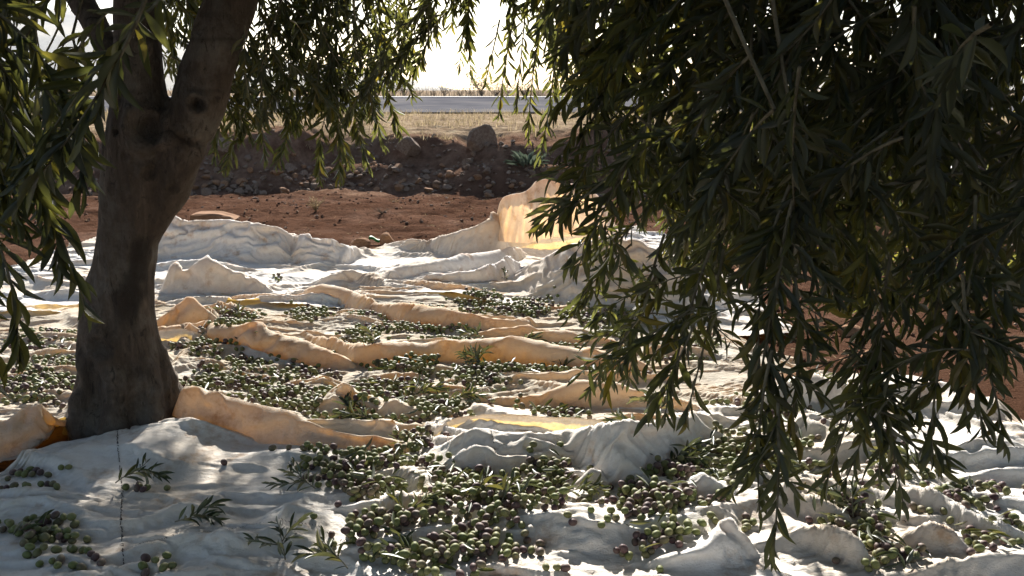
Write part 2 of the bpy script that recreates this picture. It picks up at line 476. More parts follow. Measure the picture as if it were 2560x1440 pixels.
def relax(P, floor, steps, iters, ex, ey, bend, seed):
    """let the sheet settle: inextensible threads, some stiffness, weight, and ground that holds it where it touches"""
    ny, nx = P.shape[:2]
    def ln(a, b): return np.linalg.norm(b - a, axis=-1)
    def groups(sl, fac):
        out = []
        for A_, B_ in sl:
            out.append((A_, B_, ln(P[A_], P[B_]) * fac))
        return out
    e, o_ = slice(None), None
    S_ = slice
    X0, Y0 = P[..., 0], P[..., 1]
    mod = 0.5 + 0.5 * vnoise(X0 * 2.2, Y0 * 3.0, seed)
    def fm(A_, k): return 1 + k * mod[A_]
    G = []
    for st in (0, 1):
        n = (nx - st) // 2 * 2
        A_, B_ = (S_(None), S_(st, st + n, 2)), (S_(None), S_(st + 1, st + n, 2))
        G.append((A_, B_, ln(P[A_], P[B_]) * fm(A_, ex), 1.0, False))
        n = (ny - st) // 2 * 2
        A_, B_ = (S_(st, st + n, 2), S_(None)), (S_(st + 1, st + n, 2), S_(None))
        G.append((A_, B_, ln(P[A_], P[B_]) * fm(A_, ey), 1.0, False))
    for st in (0, 1):
        n = (ny - st) // 2 * 2
        A_, B_ = (S_(st, st + n, 2), S_(0, nx - 1)), (S_(st + 1, st + n, 2), S_(1, nx))
        G.append((A_, B_, ln(P[A_], P[B_]) * fm(A_, (ex + ey) / 2), 0.5, False))
        A_, B_ = (S_(st, st + n, 2), S_(1, nx)), (S_(st + 1, st + n, 2), S_(0, nx - 1))
        G.append((A_, B_, ln(P[A_], P[B_]) * fm(A_, (ex + ey) / 2), 0.5, False))
    L1x = np.linalg.norm(np.diff(P, axis=1), axis=-1); L1y = np.linalg.norm(np.diff(P, axis=0), axis=-1)
    for st in (0, 1, 2, 3):
        c0 = np.arange(st, nx - 2, 4)
        if len(c0):
            A_, B_ = (S_(None), c0), (S_(None), c0 + 2)
            G.append((A_, B_, L1x[:, c0] + L1x[:, c0 + 1], bend, True))
        r0 = np.arange(st, ny - 2, 4)
        if len(r0):
            A_, B_ = (r0, S_(None)), (r0 + 2, S_(None))
            G.append((A_, B_, L1y[r0] + L1y[r0 + 1], bend, True))
    rr = np.random.default_rng(seed)
    P = P.copy(); P[..., 2] += 0.002 * rr.random((ny, nx)); Q = P.copy()
    for k in range(steps):
        vel = (P - Q) * 0.86
        Q = P.copy()
        P = P + vel; P[..., 2] -= 9.8 * (1 / 70.0) ** 2 * 0.35
        for _ in range(iters):
            for A_, B_, L, w, _b in G:
                pa, pb = P[A_], P[B_]
                d = pb - pa
                l = np.sqrt((d * d).sum(-1)) + 1e-9
                c = (0.5 * w * (l - L) / l)
                if _b: c = np.minimum(c, 0)
                d *= c[..., None]
                P[A_] = pa + d; P[B_] = pb - d
            f = floor(P[..., 0], P[..., 1])
            t = P[..., 2] < f
            P[..., 2] = np.where(t, f, P[..., 2])
        t = P[..., 2] < f + 0.002
        P[..., :2] = np.where(t[..., None], Q[..., :2] + (P[..., :2] - Q[..., :2]) * 0.25, P[..., :2])
    return P

def upsample(P, k):
    """Catmull-Rom along both directions"""
    def one(P):
        n = P.shape[0]
        t = np.linspace(0, n - 1, (n - 1) * k + 1)
        i = np.clip(t.astype(int), 0, n - 2); f = (t - i).reshape(-1, *([1] * (P.ndim - 1)))
        g = lambda j: P[np.clip(j, 0, n - 1)]
        p0, p1, p2, p3 = g(i - 1), g(i), g(i + 1), g(i + 2)
        return 0.5 * (2 * p1 + (p2 - p0) * f + (2 * p0 - 5 * p1 + 4 * p2 - p3) * f * f + (3 * p1 - p0 - 3 * p2 + p3) * f ** 3)
    P = one(P)
    return np.ascontiguousarray(one(P.transpose(1, 0, 2)).transpose(1, 0, 2))

class Cloth:
    def __init__(s, name, x0, x1, nx, ny, yf, yb, feats, z0, label, amp=1.0, seed=0, mat=None, ncr=260, ex=0.012, ey=0.085, steps=26, gain=1.25, up=2):
        xs = np.linspace(x0, x1, nx); t = np.linspace(0, 1, ny)
        X, T = np.meshgrid(xs, t)
        Y = yf(X) + (yb(X) - yf(X)) * T
        lumps = [f for f in feats if isinstance(f, Bump)]
        def total(fs, X, Y):
            big = np.zeros_like(X)
            for f in fs: big = big + np.maximum(f.z(X, Y), 0) ** 4
            return big ** 0.25
        wx = X + 0.10 * vnoise(X * 2.3, Y * 2.3, seed + 40); wy = Y + 0.07 * vnoise(X * 2.9, Y * 1.7, seed + 41)
        r1 = 1 - np.abs(fbm(wx * 1.6, wy * 4.2, seed + 1, 3)) * 1.5
        cr = crumples(X, Y, x0, x1, float(Y.min()), float(Y.max()), ncr, seed)
        Z = z0 + gain * total(feats, X, Y) + amp * (0.014 * np.clip(r1, 0, 1) + cr)
        # what the sheet rests on
        ax_x = np.linspace(x0 - 0.3, x1 + 0.3, 500); ax_y = np.linspace(float(Y.min()) - 0.3, float(Y.max()) + 0.3, 500)
        FX, FY = np.meshgrid(ax_x, ax_y)
        sum_sup = np.maximum.reduce([f.sup * f.z(FX, FY) for f in feats if not isinstance(f, Bump)])
        FZ = z0 + total(lumps, FX, FY) + sum_sup + 0.010 * np.clip(fbm(FX * 4, FY * 4, seed + 3, 3), -0.5, 1) \
            + 0.70 * amp * crumples(FX, FY, x0, x1, float(Y.min()), float(Y.max()), ncr, seed)
        kx, ky = 499 / (ax_x[-1] - ax_x[0]), 499 / (ax_y[-1] - ax_y[0])
        def floor(x, y):
            i = np.clip(((x - ax_x[0]) * kx + 0.5).astype(int), 0, 499); j = np.clip(((y - ax_y[0]) * ky + 0.5).astype(int), 0, 499)
            return FZ[j, i]
        P = relax(np.stack([X, Y, Z], -1), floor, steps, 5, ex, ey, 0.018, seed)
        P = upsample(P, up)
        n2, n1 = P.shape[:2]
        X, Y = P[..., 0], P[..., 1]
        # fine puckers of the canvas, pushed along the surface normal
        du = np.gradient(P, axis=1); dv = np.gradient(P, axis=0)
        nn = np.cross(du, dv); nn /= np.linalg.norm(nn, axis=-1, keepdims=True) + 1e-9
        U_, V_ = np.meshgrid(np.linspace(x0, x1, n1), np.linspace(0, (ny - 1) * 0.0125 * 1.4, n2))
        m = smooth(-0.3, 0.6, vnoise(U_ * 3.1, V_ * 3.1, seed + 11))
        r2 = 1 - np.abs(vnoise(U_ * 16 + 7 * V_, V_ * 30 - 4 * U_, seed + 7)) * 1.7
        r3 = 1 - np.abs(vnoise(U_ * 34 - 19 * V_, V_ * 46 + 12 * U_, seed + 9)) * 1.8
        P = P + nn * (amp * (0.0060 * np.clip(r2, 0, 1) * m + 0.0030 * np.clip(r3, 0, 1) * (0.3 + 0.7 * m)))[..., None]
        # lookup of the upper surface
        s.ox, s.oy, s.st = float(X.min()), float(Y.min()), 0.010
        gw, gh = int((X.max() - s.ox) / s.st) + 2, int((Y.max() - s.oy) / s.st) + 2
        H_ = np.full((gh, gw), -1.0)
        np.maximum.at(H_, (((Y - s.oy) / s.st + 0.5).astype(int).clip(0, gh - 1).ravel(), ((X - s.ox) / s.st + 0.5).astype(int).clip(0, gw - 1).ravel()), P[..., 2].ravel())
        for _ in range(2):
            Hp = np.pad(H_, 1, constant_values=-1.0)
            nb = np.maximum.reduce([Hp[:-2, 1:-1], Hp[2:, 1:-1], Hp[1:-1, :-2], Hp[1:-1, 2:]])
            H_ = np.where(H_ < -0.5, nb, H_)
        s.H = H_
        s.ob = obj(name, mk_mesh(name, P.reshape(-1, 3), grid_faces(n2, n1), mat or M_cloth), label=label, cat='cloth', group='harvest cloths under the olive trees')
    def sample(s, x, y):
        x = np.asarray(x, float); y = np.asarray(y, float)
        fx = (x - s.ox) / s.st; fy = (y - s.oy) / s.st
        i = np.floor(fx).astype(int); j = np.floor(fy).astype(int)
        ok = (i >= 0) & (j >= 0) & (i < s.H.shape[1] - 1) & (j < s.H.shape[0] - 1)
        i = i.clip(0, s.H.shape[1] - 2); j = j.clip(0, s.H.shape[0] - 2)
        p = (fx - i).clip(0, 1); q = (fy - j).clip(0, 1)
        c = [s.H[j, i], s.H[j, i + 1], s.H[j + 1, i], s.H[j + 1, i + 1]]
        z = c[0] * (1 - p) * (1 - q) + c[1] * p * (1 - q) + c[2] * (1 - p) * q + c[3] * p * q
        return np.where(ok & (np.minimum.reduce(c) > -0.5), z, -1.0)

R, B = Ridge, Bump
featsC = [
    R([(380, 655, 575), (430, 655, 558), (550, 660, 556), (640, 665, 563), (700, 665, 573), (745, 660, 600), (790, 668, 640), (840, 690, 680)], wf=0.20, wb=0.5, seed=1),
    R([(730, 660, 600), (760, 665, 590), (830, 672, 600), (865, 670, 618), (910, 655, 630), (950, 650, 640)], wf=0.14, wb=0.25, seed=2),
    R([(940, 640, 630), (1000, 640, 617), (1060, 640, 616), (1110, 640, 622)], wf=0.08, wb=0.2, seed=3),
    R([(880, 725, 722), (930, 722, 700), (1000, 712, 676), (1080, 700, 660), (1150, 690, 645), (1220, 675, 632), (1290, 660, 622), (1320, 645, 632)], kb=3.4, seed=4),
    R([(1040, 722, 718), (1100, 718, 692), (1150, 722, 678), (1200, 725, 680), (1235, 722, 672), (1290, 705, 648), (1310, 690, 660)], kb=2.8, seed=5),
    R([(1240, 742, 735), (1300, 750, 695), (1350, 765, 645), (1420, 780, 615), (1500, 792, 595), (1600, 805, 602), (1700, 815, 650), (1790, 830, 760), (1840, 835, 825)], wf=0.34, wb=0.6, seed=6),
    R([(395, 742, 736), (430, 744, 668), (465, 745, 700), (500, 745, 655), (560, 742, 672), (620, 738, 700), (690, 745, 737)], kf=0.3, kb=1.8, seed=7),
    R([(1060, 632, 626), (1100, 648, 612), (1150, 650, 590), (1200, 648, 570), (1245, 645, 552), (1275, 640, 575)], wf=0.10, wb=0.3, seed=8),
    B(600, 735, 120, 700, 0.8, 2), B(850, 735, 90, 690, 0.7, 3),
    R([(400, 768, 764), (480, 768, 749), (550, 763, 745), (600, 776, 752), (680, 772, 752), (780, 767, 748), (880, 775, 765)], seed=9),
]
featsB = [
    R([(740, 755, 752), (800, 764, 703), (850, 772, 715), (900, 787, 745), (950, 802, 772), (1000, 814, 776), (1060, 826, 785), (1100, 834, 790), (1200, 838, 790), (1290, 838, 796), (1350, 818, 806)], kb=2.4, seed=11),
    R([(360, 836, 830), (420, 836, 785), (470, 830, 757), (520, 818, 785), (560, 822, 815)], kb=2.2, seed=12),
    R([(480, 800, 785), (550, 800, 762), (610, 800, 775), (660, 798, 792)], kb=2.0, seed=13),
    R([(340, 850, 832), (450, 852, 824), (520, 864, 820), (600, 892, 825), (680, 907, 832), (740, 917, 850), (800, 927, 872), (850, 931, 895), (910, 934, 925)], kf=0.28, kb=2.0, seed=14),
    R([(750, 852, 846), (830, 900, 858), (880, 922, 868), (950, 925, 866), (1050, 917, 862), (1150, 914, 866), (1250, 920, 866), (1350, 926, 872), (1450, 932, 878), (1540, 936, 885), (1590, 936, 905), (1640, 935, 928)], kf=0.12, kb=1.5, seed=15),
    R([(1140, 853, 849), (1230, 852, 826), (1300, 852, 816), (1360, 856, 822), (1420, 858, 838)], kb=2.2, seed=16),
    R([(1290, 866, 856), (1330, 868, 835), (1390, 868, 824), (1440, 870, 832), (1520, 880, 855), (1590, 888, 874)], kb=1.6, seed=17),
    R([(1000, 990, 980), (1080, 1003, 985), (1160, 1008, 992), (1230, 1012, 998), (1300, 1022, 993), (1370, 1032, 985), (1450, 1037, 978), (1550, 1042, 983), (1640, 1047, 1000), (1720, 1052, 1022), (1790, 1052, 1046)], kb=3.2, seed=18),
    R([(900, 960, 950), (960, 968, 940), (1040, 962, 938), (1090, 966, 950)], kb=3.0, seed=19),
    R([(1250, 975, 965), (1400, 970, 948), (1600, 968, 945), (1750, 965, 958)], kb=2.4, seed=20),
    B(850, 1052, 95, 982, 0.85, 5), B(795, 992, 75, 950, 0.8, 6), B(985, 1072, 62, 1022, 0.9, 7), B(920, 965, 80, 935, 0.7, 8), B(470, 945, 60, 925, 0.7, 4),
    R([(60, 905, 895), (130, 905, 880), (220, 900, 890)], seed=21), R([(-60, 1010, 990), (60, 1012, 990), (160, 1005, 992)], seed=22),
    R([(430, 1060, 1050), (465, 1080, 975), (500, 1092, 985), (560, 1108, 1008), (640, 1120, 1028), (700, 1128, 1040), (800, 1137, 1062), (880, 1144, 1078), (940, 1149, 1090), (1000, 1155, 1115), (1050, 1159, 1145), (1090, 1162, 1160)], wf=0.05, wb=0.22, seed=25),
    R([(-120, 1200, 1105), (0, 1160, 1065), (60, 1145, 1052), (110, 1130, 1040), (160, 1110, 1022), (195, 1095, 1010), (225, 1075, 1060)], wf=0.05, wb=0.2, seed=26),
    R([(1480, 800, 796), (1560, 798, 780), (1660, 800, 785), (1740, 800, 796)], seed=23), R([(1600, 905, 880), (1700, 905, 860), (1800, 900, 875)], seed=24),
]
featsA = [
    R([(-120, 1360, 1300), (0, 1325, 1235), (60, 1290, 1200), (150, 1262, 1150), (250, 1235, 1100), (300, 1225, 1090), (390, 1222, 1065), (470, 1220, 1075), (560, 1220, 1100), (640, 1210, 1118), (720, 1195, 1128), (830, 1180, 1136), (950, 1170, 1144), (1050, 1165, 1155)], wf=0.30, wb=0.10, seed=31),
    R([(1035, 1175, 1168), (1090, 1195, 1135), (1150, 1205, 1098), (1200, 1208, 1090), (1260, 1208, 1106), (1320, 1208, 1108), (1380, 1202, 1098), (1430, 1185, 1085), (1490, 1232, 1092), (1540, 1258, 1095), (1600, 1238, 1090), (1680, 1205, 1078), (1760, 1150, 1065), (1830, 1105, 1062), (1900, 1090, 1064)], wf=0.11, wb=0.18, seed=32),
    R([(540, 1375, 1370), (640, 1392, 1330), (720, 1398, 1283), (760, 1402, 1290), (830, 1402, 1310), (880, 1392, 1345), (915, 1388, 1380)], wf=0.13, kb=2.2, seed=33),
    R([(740, 1312, 1302), (820, 1322, 1296), (900, 1322, 1280), (1000, 1314, 1266), (1060, 1302, 1262), (1120, 1290, 1275)], kb=2.0, seed=34),
    R([(380, 1250, 1245), (480, 1252, 1232), (600, 1252, 1232), (700, 1250, 1228), (800, 1250, 1240)], kf=0.8, seed=35),
    R([(420, 1195, 1190), (540, 1200, 1178), (660, 1205, 1190), (760, 1225, 1212), (850, 1235, 1228)], kf=0.8, seed=36),
    R([(-60, 1290, 1270), (60, 1290, 1258), (180, 1280, 1255), (280, 1275, 1268)], kf=0.8, seed=37),
    R([(300, 1325, 1315), (420, 1330, 1308), (520, 1335, 1305), (600, 1340, 1325)], kf=0.8, seed=38),
    R([(420, 1440, 1432), (480, 1440, 1418), (560, 1445, 1415), (640, 1450, 1430)], seed=39),
    R([(0, 1420, 1412), (100, 1418, 1392), (200, 1410, 1385), (300, 1400, 1395)], seed=40),
    B(1010, 1235, 72, 1178, 0.8, 11), B(1150, 1228, 50, 1200, 0.5, 12), B(1450, 1400, 190, 1320, 0.7, 13), B(1340, 1330, 60, 1300, 0.7, 14), B(1480, 1250, 40, 1200, 0.7, 15),
    R([(1590, 1432, 1414), (1700, 1445, 1385), (1780, 1445, 1352), (1850, 1435, 1322), (1890, 1410, 1340)], kb=2.2, seed=41),
    R([(1890, 1252, 1246), (1980, 1302, 1252), (2050, 1332, 1272), (2120, 1348, 1302), (2170, 1352, 1342)], kb=2.4, seed=42),
    R([(1840, 1402, 1394), (1950, 1405, 1366), (2030, 1408, 1340), (2100, 1440, 1358), (2160, 1455, 1390), (2220, 1465, 1450)], kb=2.4, seed=43),
    R([(2230, 1232, 1226), (2330, 1222, 1165), (2430, 1215, 1128), (2520, 1222, 1138), (2620, 1228, 1165)], wf=0.12, wb=0.3, seed=44),
    R([(2180, 1262, 1255), (2300, 1300, 1258), (2400, 1345, 1300), (2500, 1385, 1340), (2600, 1400, 1370)], kb=2.6, seed=45),
    R([(2200, 1400, 1380), (2320, 1420, 1350), (2440, 1440, 1395)], kb=2.2, seed=46),
    R([(1860, 1050, 1044), (1930, 1060, 1012), (2000, 1056, 985), (2040, 1046, 965), (2090, 1046, 985), (2140, 1046, 1035)], kf=0.2, seed=47),
    B(2030, 1110, 60, 1055, 1.0, 16), B(2280, 1085, 130, 1045, 0.9, 17), B(1770, 1275, 60, 1235, 0.7, 19),
]
yA_f = lambda x: 0.9 + 0 * x
yA_b = edge_fn([(-500, 1240), (0, 1205), (150, 1130), (300, 1088), (400, 1078), (500, 1083), (640, 1112), (830, 1128), (1000, 1138), (1100, 1070), (1200, 1045), (1660, 1045), (1750, 1030), (1900, 1000), (2050, 945), (2200, 950), (2330, 965), (2560, 1065), (2900, 1160)], seed=3)
yB_f = edge_fn([(-900, 1240), (0, 1165), (100, 1138), (170, 1112), (230, 1060), (330, 1015), (400, 1045), (470, 1085), (560, 1115), (640, 1126), (800, 1141), (1000, 1158), (1100, 1162), (1700, 1150), (1800, 1100), (1950, 1010), (2100, 985)], 0.008, 5)
yB_b = edge_fn([(-900, 800), (200, 775), (420, 735), (700, 720), (1200, 690), (1500, 720), (1750, 800), (1880, 860), (1960, 900), (2100, 930)], seed=7)
yC_f = edge_fn([(-900, 790), (200, 790), (400, 768), (480, 774), (560, 768), (700, 776), (850, 780), (900, 760), (960, 742), (1100, 745), (1250, 770), (1500, 805), (1850, 842), (2100, 850)], 0.02, 9)
yC_b = edge_fn([(-900, 640), (190, 600), (300, 580), (420, 600), (560, 602), (700, 605), (770, 615), (860, 625), (930, 628), (1060, 618), (1140, 600), (1280, 570), (1480, 560), (1700, 600), (1900, 720), (2100, 800)], seed=11)
clothC = Cloth('harvest_cloth', -3.15, 1.32, 300, 170, yC_f, yC_b, featsC, 0.012, 'stained white cloth farthest back, its corner lifted and glowing in the sun', 1.0, 300, M_cloth_back, 210)
clothB = Cloth('harvest_cloth', -2.9, 1.18, 310, 250, yB_f, yB_b, featsB, 0.006, 'white cloth behind the trunk, crossed by long folds holding olives', 0.95, 200, M_cloth_mid, 330)
clothA = Cloth('harvest_cloth', -2.4, 2.0, 350, 160, yA_f, yA_b, featsA, 0.018, 'white cloth nearest the camera, half shaded and covered with olives', 1.0, 100, M_cloth, 380)
cloths = [clothA, clothB, clothC]

def top_z(x, y):
    z = np.maximum.reduce([c.sample(x, y) for c in cloths])
    return np.where(z < -0.5, ground_z(np.asarray(x, float), np.asarray(y, float)), z)

def ribbon(cloth, cols, z0=0.0, lean=0.02, roll=0.05, drop=0.9, seed=0, bulge=0.015, name='hanging_hem', y_add=0.0, wrinkle=0.006, yabs=None, kk=7, mat=None):
    """a single layer of canvas standing up from its base line and rolling over its crest towards the back"""
    us = np.array([c[0] for c in cols], float); vb = np.array([c[1] for c in cols], float); vc = np.array([c[2] for c in cols], float)
    n = 150
    uu = np.linspace(us[0], us[-1], n); k = np.ones(kk) / kk
    s_ = lambda a: np.convolve(np.pad(np.interp(uu, us, a), kk // 2, mode='edge'), k, 'valid')
    vb, vc = s_(vb), s_(vc)
    X, Y = ground(uu, vb, z0)
    Y = Y + y_add
    if yabs is not None: Y = np.full(n, yabs, float) if np.isscalar(yabs) else s_(np.array(yabs))
    P0 = np.stack([at_y(u, v, y) for u, v, y in zip(uu, vb, Y)])
    P1 = np.stack([at_y(u, v, y + lean) for u, v, y in zip(uu, vc, Y)])
    P1[:, 2] = np.maximum(P1[:, 2], P0[:, 2] + 0.004)
    rows = []
    m1, m2 = 12, 7
    hgt = P1[:, 2] - P0[:, 2]
    for i in range(m1):
        t = i / (m1 - 1)
        p = P0 * (1 - t) + P1 * t
        p[:, 1] += -bulge * math.sin(math.pi * t) * (0.6 + 0.6 * vnoise(uu / 60, 0.0, seed)) + wrinkle * vnoise(uu / 34 + t * 1.5, t * 2.0, seed + 1) * (0.3 + t) + 0.5 * wrinkle * vnoise(uu / 9, t * 3, seed + 2)
        rows.append(p)
    for i in range(1, m2 + 1):
        t = i / m2
        p = rows[m1 - 1].copy()
        p[:, 1] += roll * t
        p[:, 2] += (0.006 * math.sin(math.pi * min(1, t * 2.5)) - drop * hgt * t ** 1.5) + 0.002 * vnoise(uu / 14, t * 4, seed + 5)
        rows.append(p)
    V = np.concatenate(rows)
    return obj(name, mk_mesh(name, V, grid_faces(len(rows), n), mat or M_cloth_hem), cloth.ob)

# edges of canvas standing round the trunk and beside it
ribbon(clothA, [(1085, 1098, 1078), (1120, 1075, 1055), (1160, 1064, 1044), (1220, 1066, 1039), (1300, 1074, 1041), (1400, 1082, 1047), (1500, 1087, 1053), (1600, 1088, 1060), (1665, 1084, 1066)], z0=0.03, seed=53, roll=0.012, drop=0.1, lean=0.01, bulge=0.006, wrinkle=0.004)
ribbon(clothB, [(375, 852, 838), (410, 858, 828), (450, 862, 824), (490, 866, 832), (540, 862, 848), (600, 890, 866), (660, 908, 886), (720, 916, 905), (770, 921, 916)], seed=54, roll=0.01, drop=0.05, y_add=-0.05, bulge=0.02)
ribbon(clothC, [(1195, 640, 636), (1230, 640, 622), (1280, 640, 606), (1340, 640, 598), (1400, 636, 590), (1460, 632, 584), (1520, 628, 590)], seed=55, roll=0.02, drop=0.1, y_add=0.03)
# the lifted corner
ribbon(clothC, [(1240, 604, 548), (1248, 603, 508), (1258, 604, 492), (1278, 606, 485), (1300, 608, 481), (1326, 606, 472), (1340, 603, 456), (1362, 599, 449), (1392, 593, 450), (1410, 592, 463), (1438, 590, 457), (1468, 588, 472), (1495, 588, 490), (1515, 590, 520), (1535, 592, 556), (1555, 594, 586)],
       yabs=[5.70, 5.66, 5.60, 5.55, 5.46, 5.40, 5.34, 5.38, 5.46, 5.52, 5.50, 5.58, 5.62, 5.72, 5.85, 6.0], seed=56, roll=0.05, drop=0.10, lean=0.16, bulge=0.03, wrinkle=0.05, name='lifted_corner', kk=3, mat=M_cloth_lift)

def seam(cloth, pix, name='seam', step=0.0085, wdt=0.0013):
    """a row of dark stitches lying on the canvas"""
    pts = np.array([ground(u, v) for u, v in pix])
    L = np.concatenate([[0], np.cumsum(np.hypot(*np.diff(pts, axis=0).T))])
    d = np.arange(0, L[-1], step)
    x = np.interp(d, L, pts[:, 0]); y = np.interp(d, L, pts[:, 1])
    V, Fc = [], []
    for i in range(len(d) - 1):
        if random.random() < 0.12: continue
        a = A(x[i], y[i]); b = A(x[i + 1], y[i + 1]); t = b - a; t /= np.hypot(*t) + 1e-9; n = A(-t[1], t[0])
        e = a + (b - a) * (0.6 + 0.2 * random.random())
        off = n * random.uniform(-0.003, 0.003)
        q = [a + off - n * wdt, a + off + n * wdt, e - off + n * wdt, e - off - n * wdt]
        base = len(V)
        for p in q: V.append((p[0], p[1], float(cloth.sample(p[0], p[1])) + 0.0005))
        for p in ((a + e) / 2 - n * wdt * 0.6, (a + e) / 2 + n * wdt * 0.6): V.append((p[0], p[1], float(cloth.sample(p[0], p[1])) + 0.0035))
        Fc += [(base, base + 4, base + 5, base + 1), (base + 4, base + 3, base + 2, base + 5)]
    obj(name, mk_mesh(name, np.array(V), np.array(Fc), M_thread), cloth.ob, kind='stuff')
seam(clothA, [(297, 1100), (300, 1170), (308, 1240), (306, 1320), (312, 1440)])
seam(clothA, [(320, 1408), (430, 1392), (560, 1375), (700, 1362), (800, 1368), (900, 1400)])
seam(clothA, [(1215, 1130), (1228, 1160), (1240, 1195)])
seam(clothA, [(2120, 1300), (2250, 1335), (2380, 1400)], step=0.016)

# ------------------------------------------------------------------ olives
def olive_mesh(seg, rings):
    V = [(0, 0, 1.22)]
    for i in range(1, rings):
        t = math.pi * i / rings
        for j in range(seg):
            a = 2 * math.pi * j / seg
            V.append((math.sin(t) * math.cos(a), math.sin(t) * math.sin(a), 1.22 * math.cos(t) + (0.06 * math.cos(t) ** 3)))
    V.append((0, 0, -1.22))
    T = []
    for j in range(seg):
        T.append((0, 1 + j, 1 + (j + 1) % seg))
        e = 1 + (rings - 2) * seg
        T.append((len(V) - 1, e + (j + 1) % seg, e + j))
    Q = []
    for i in range(rings - 2):
        for j in range(seg):
            a = 1 + i * seg; b = a + seg
            Q.append((a + j, b + j, b + (j + 1) % seg, a + (j + 1) % seg))
    return np.array(V), np.array(T), np.array(Q)

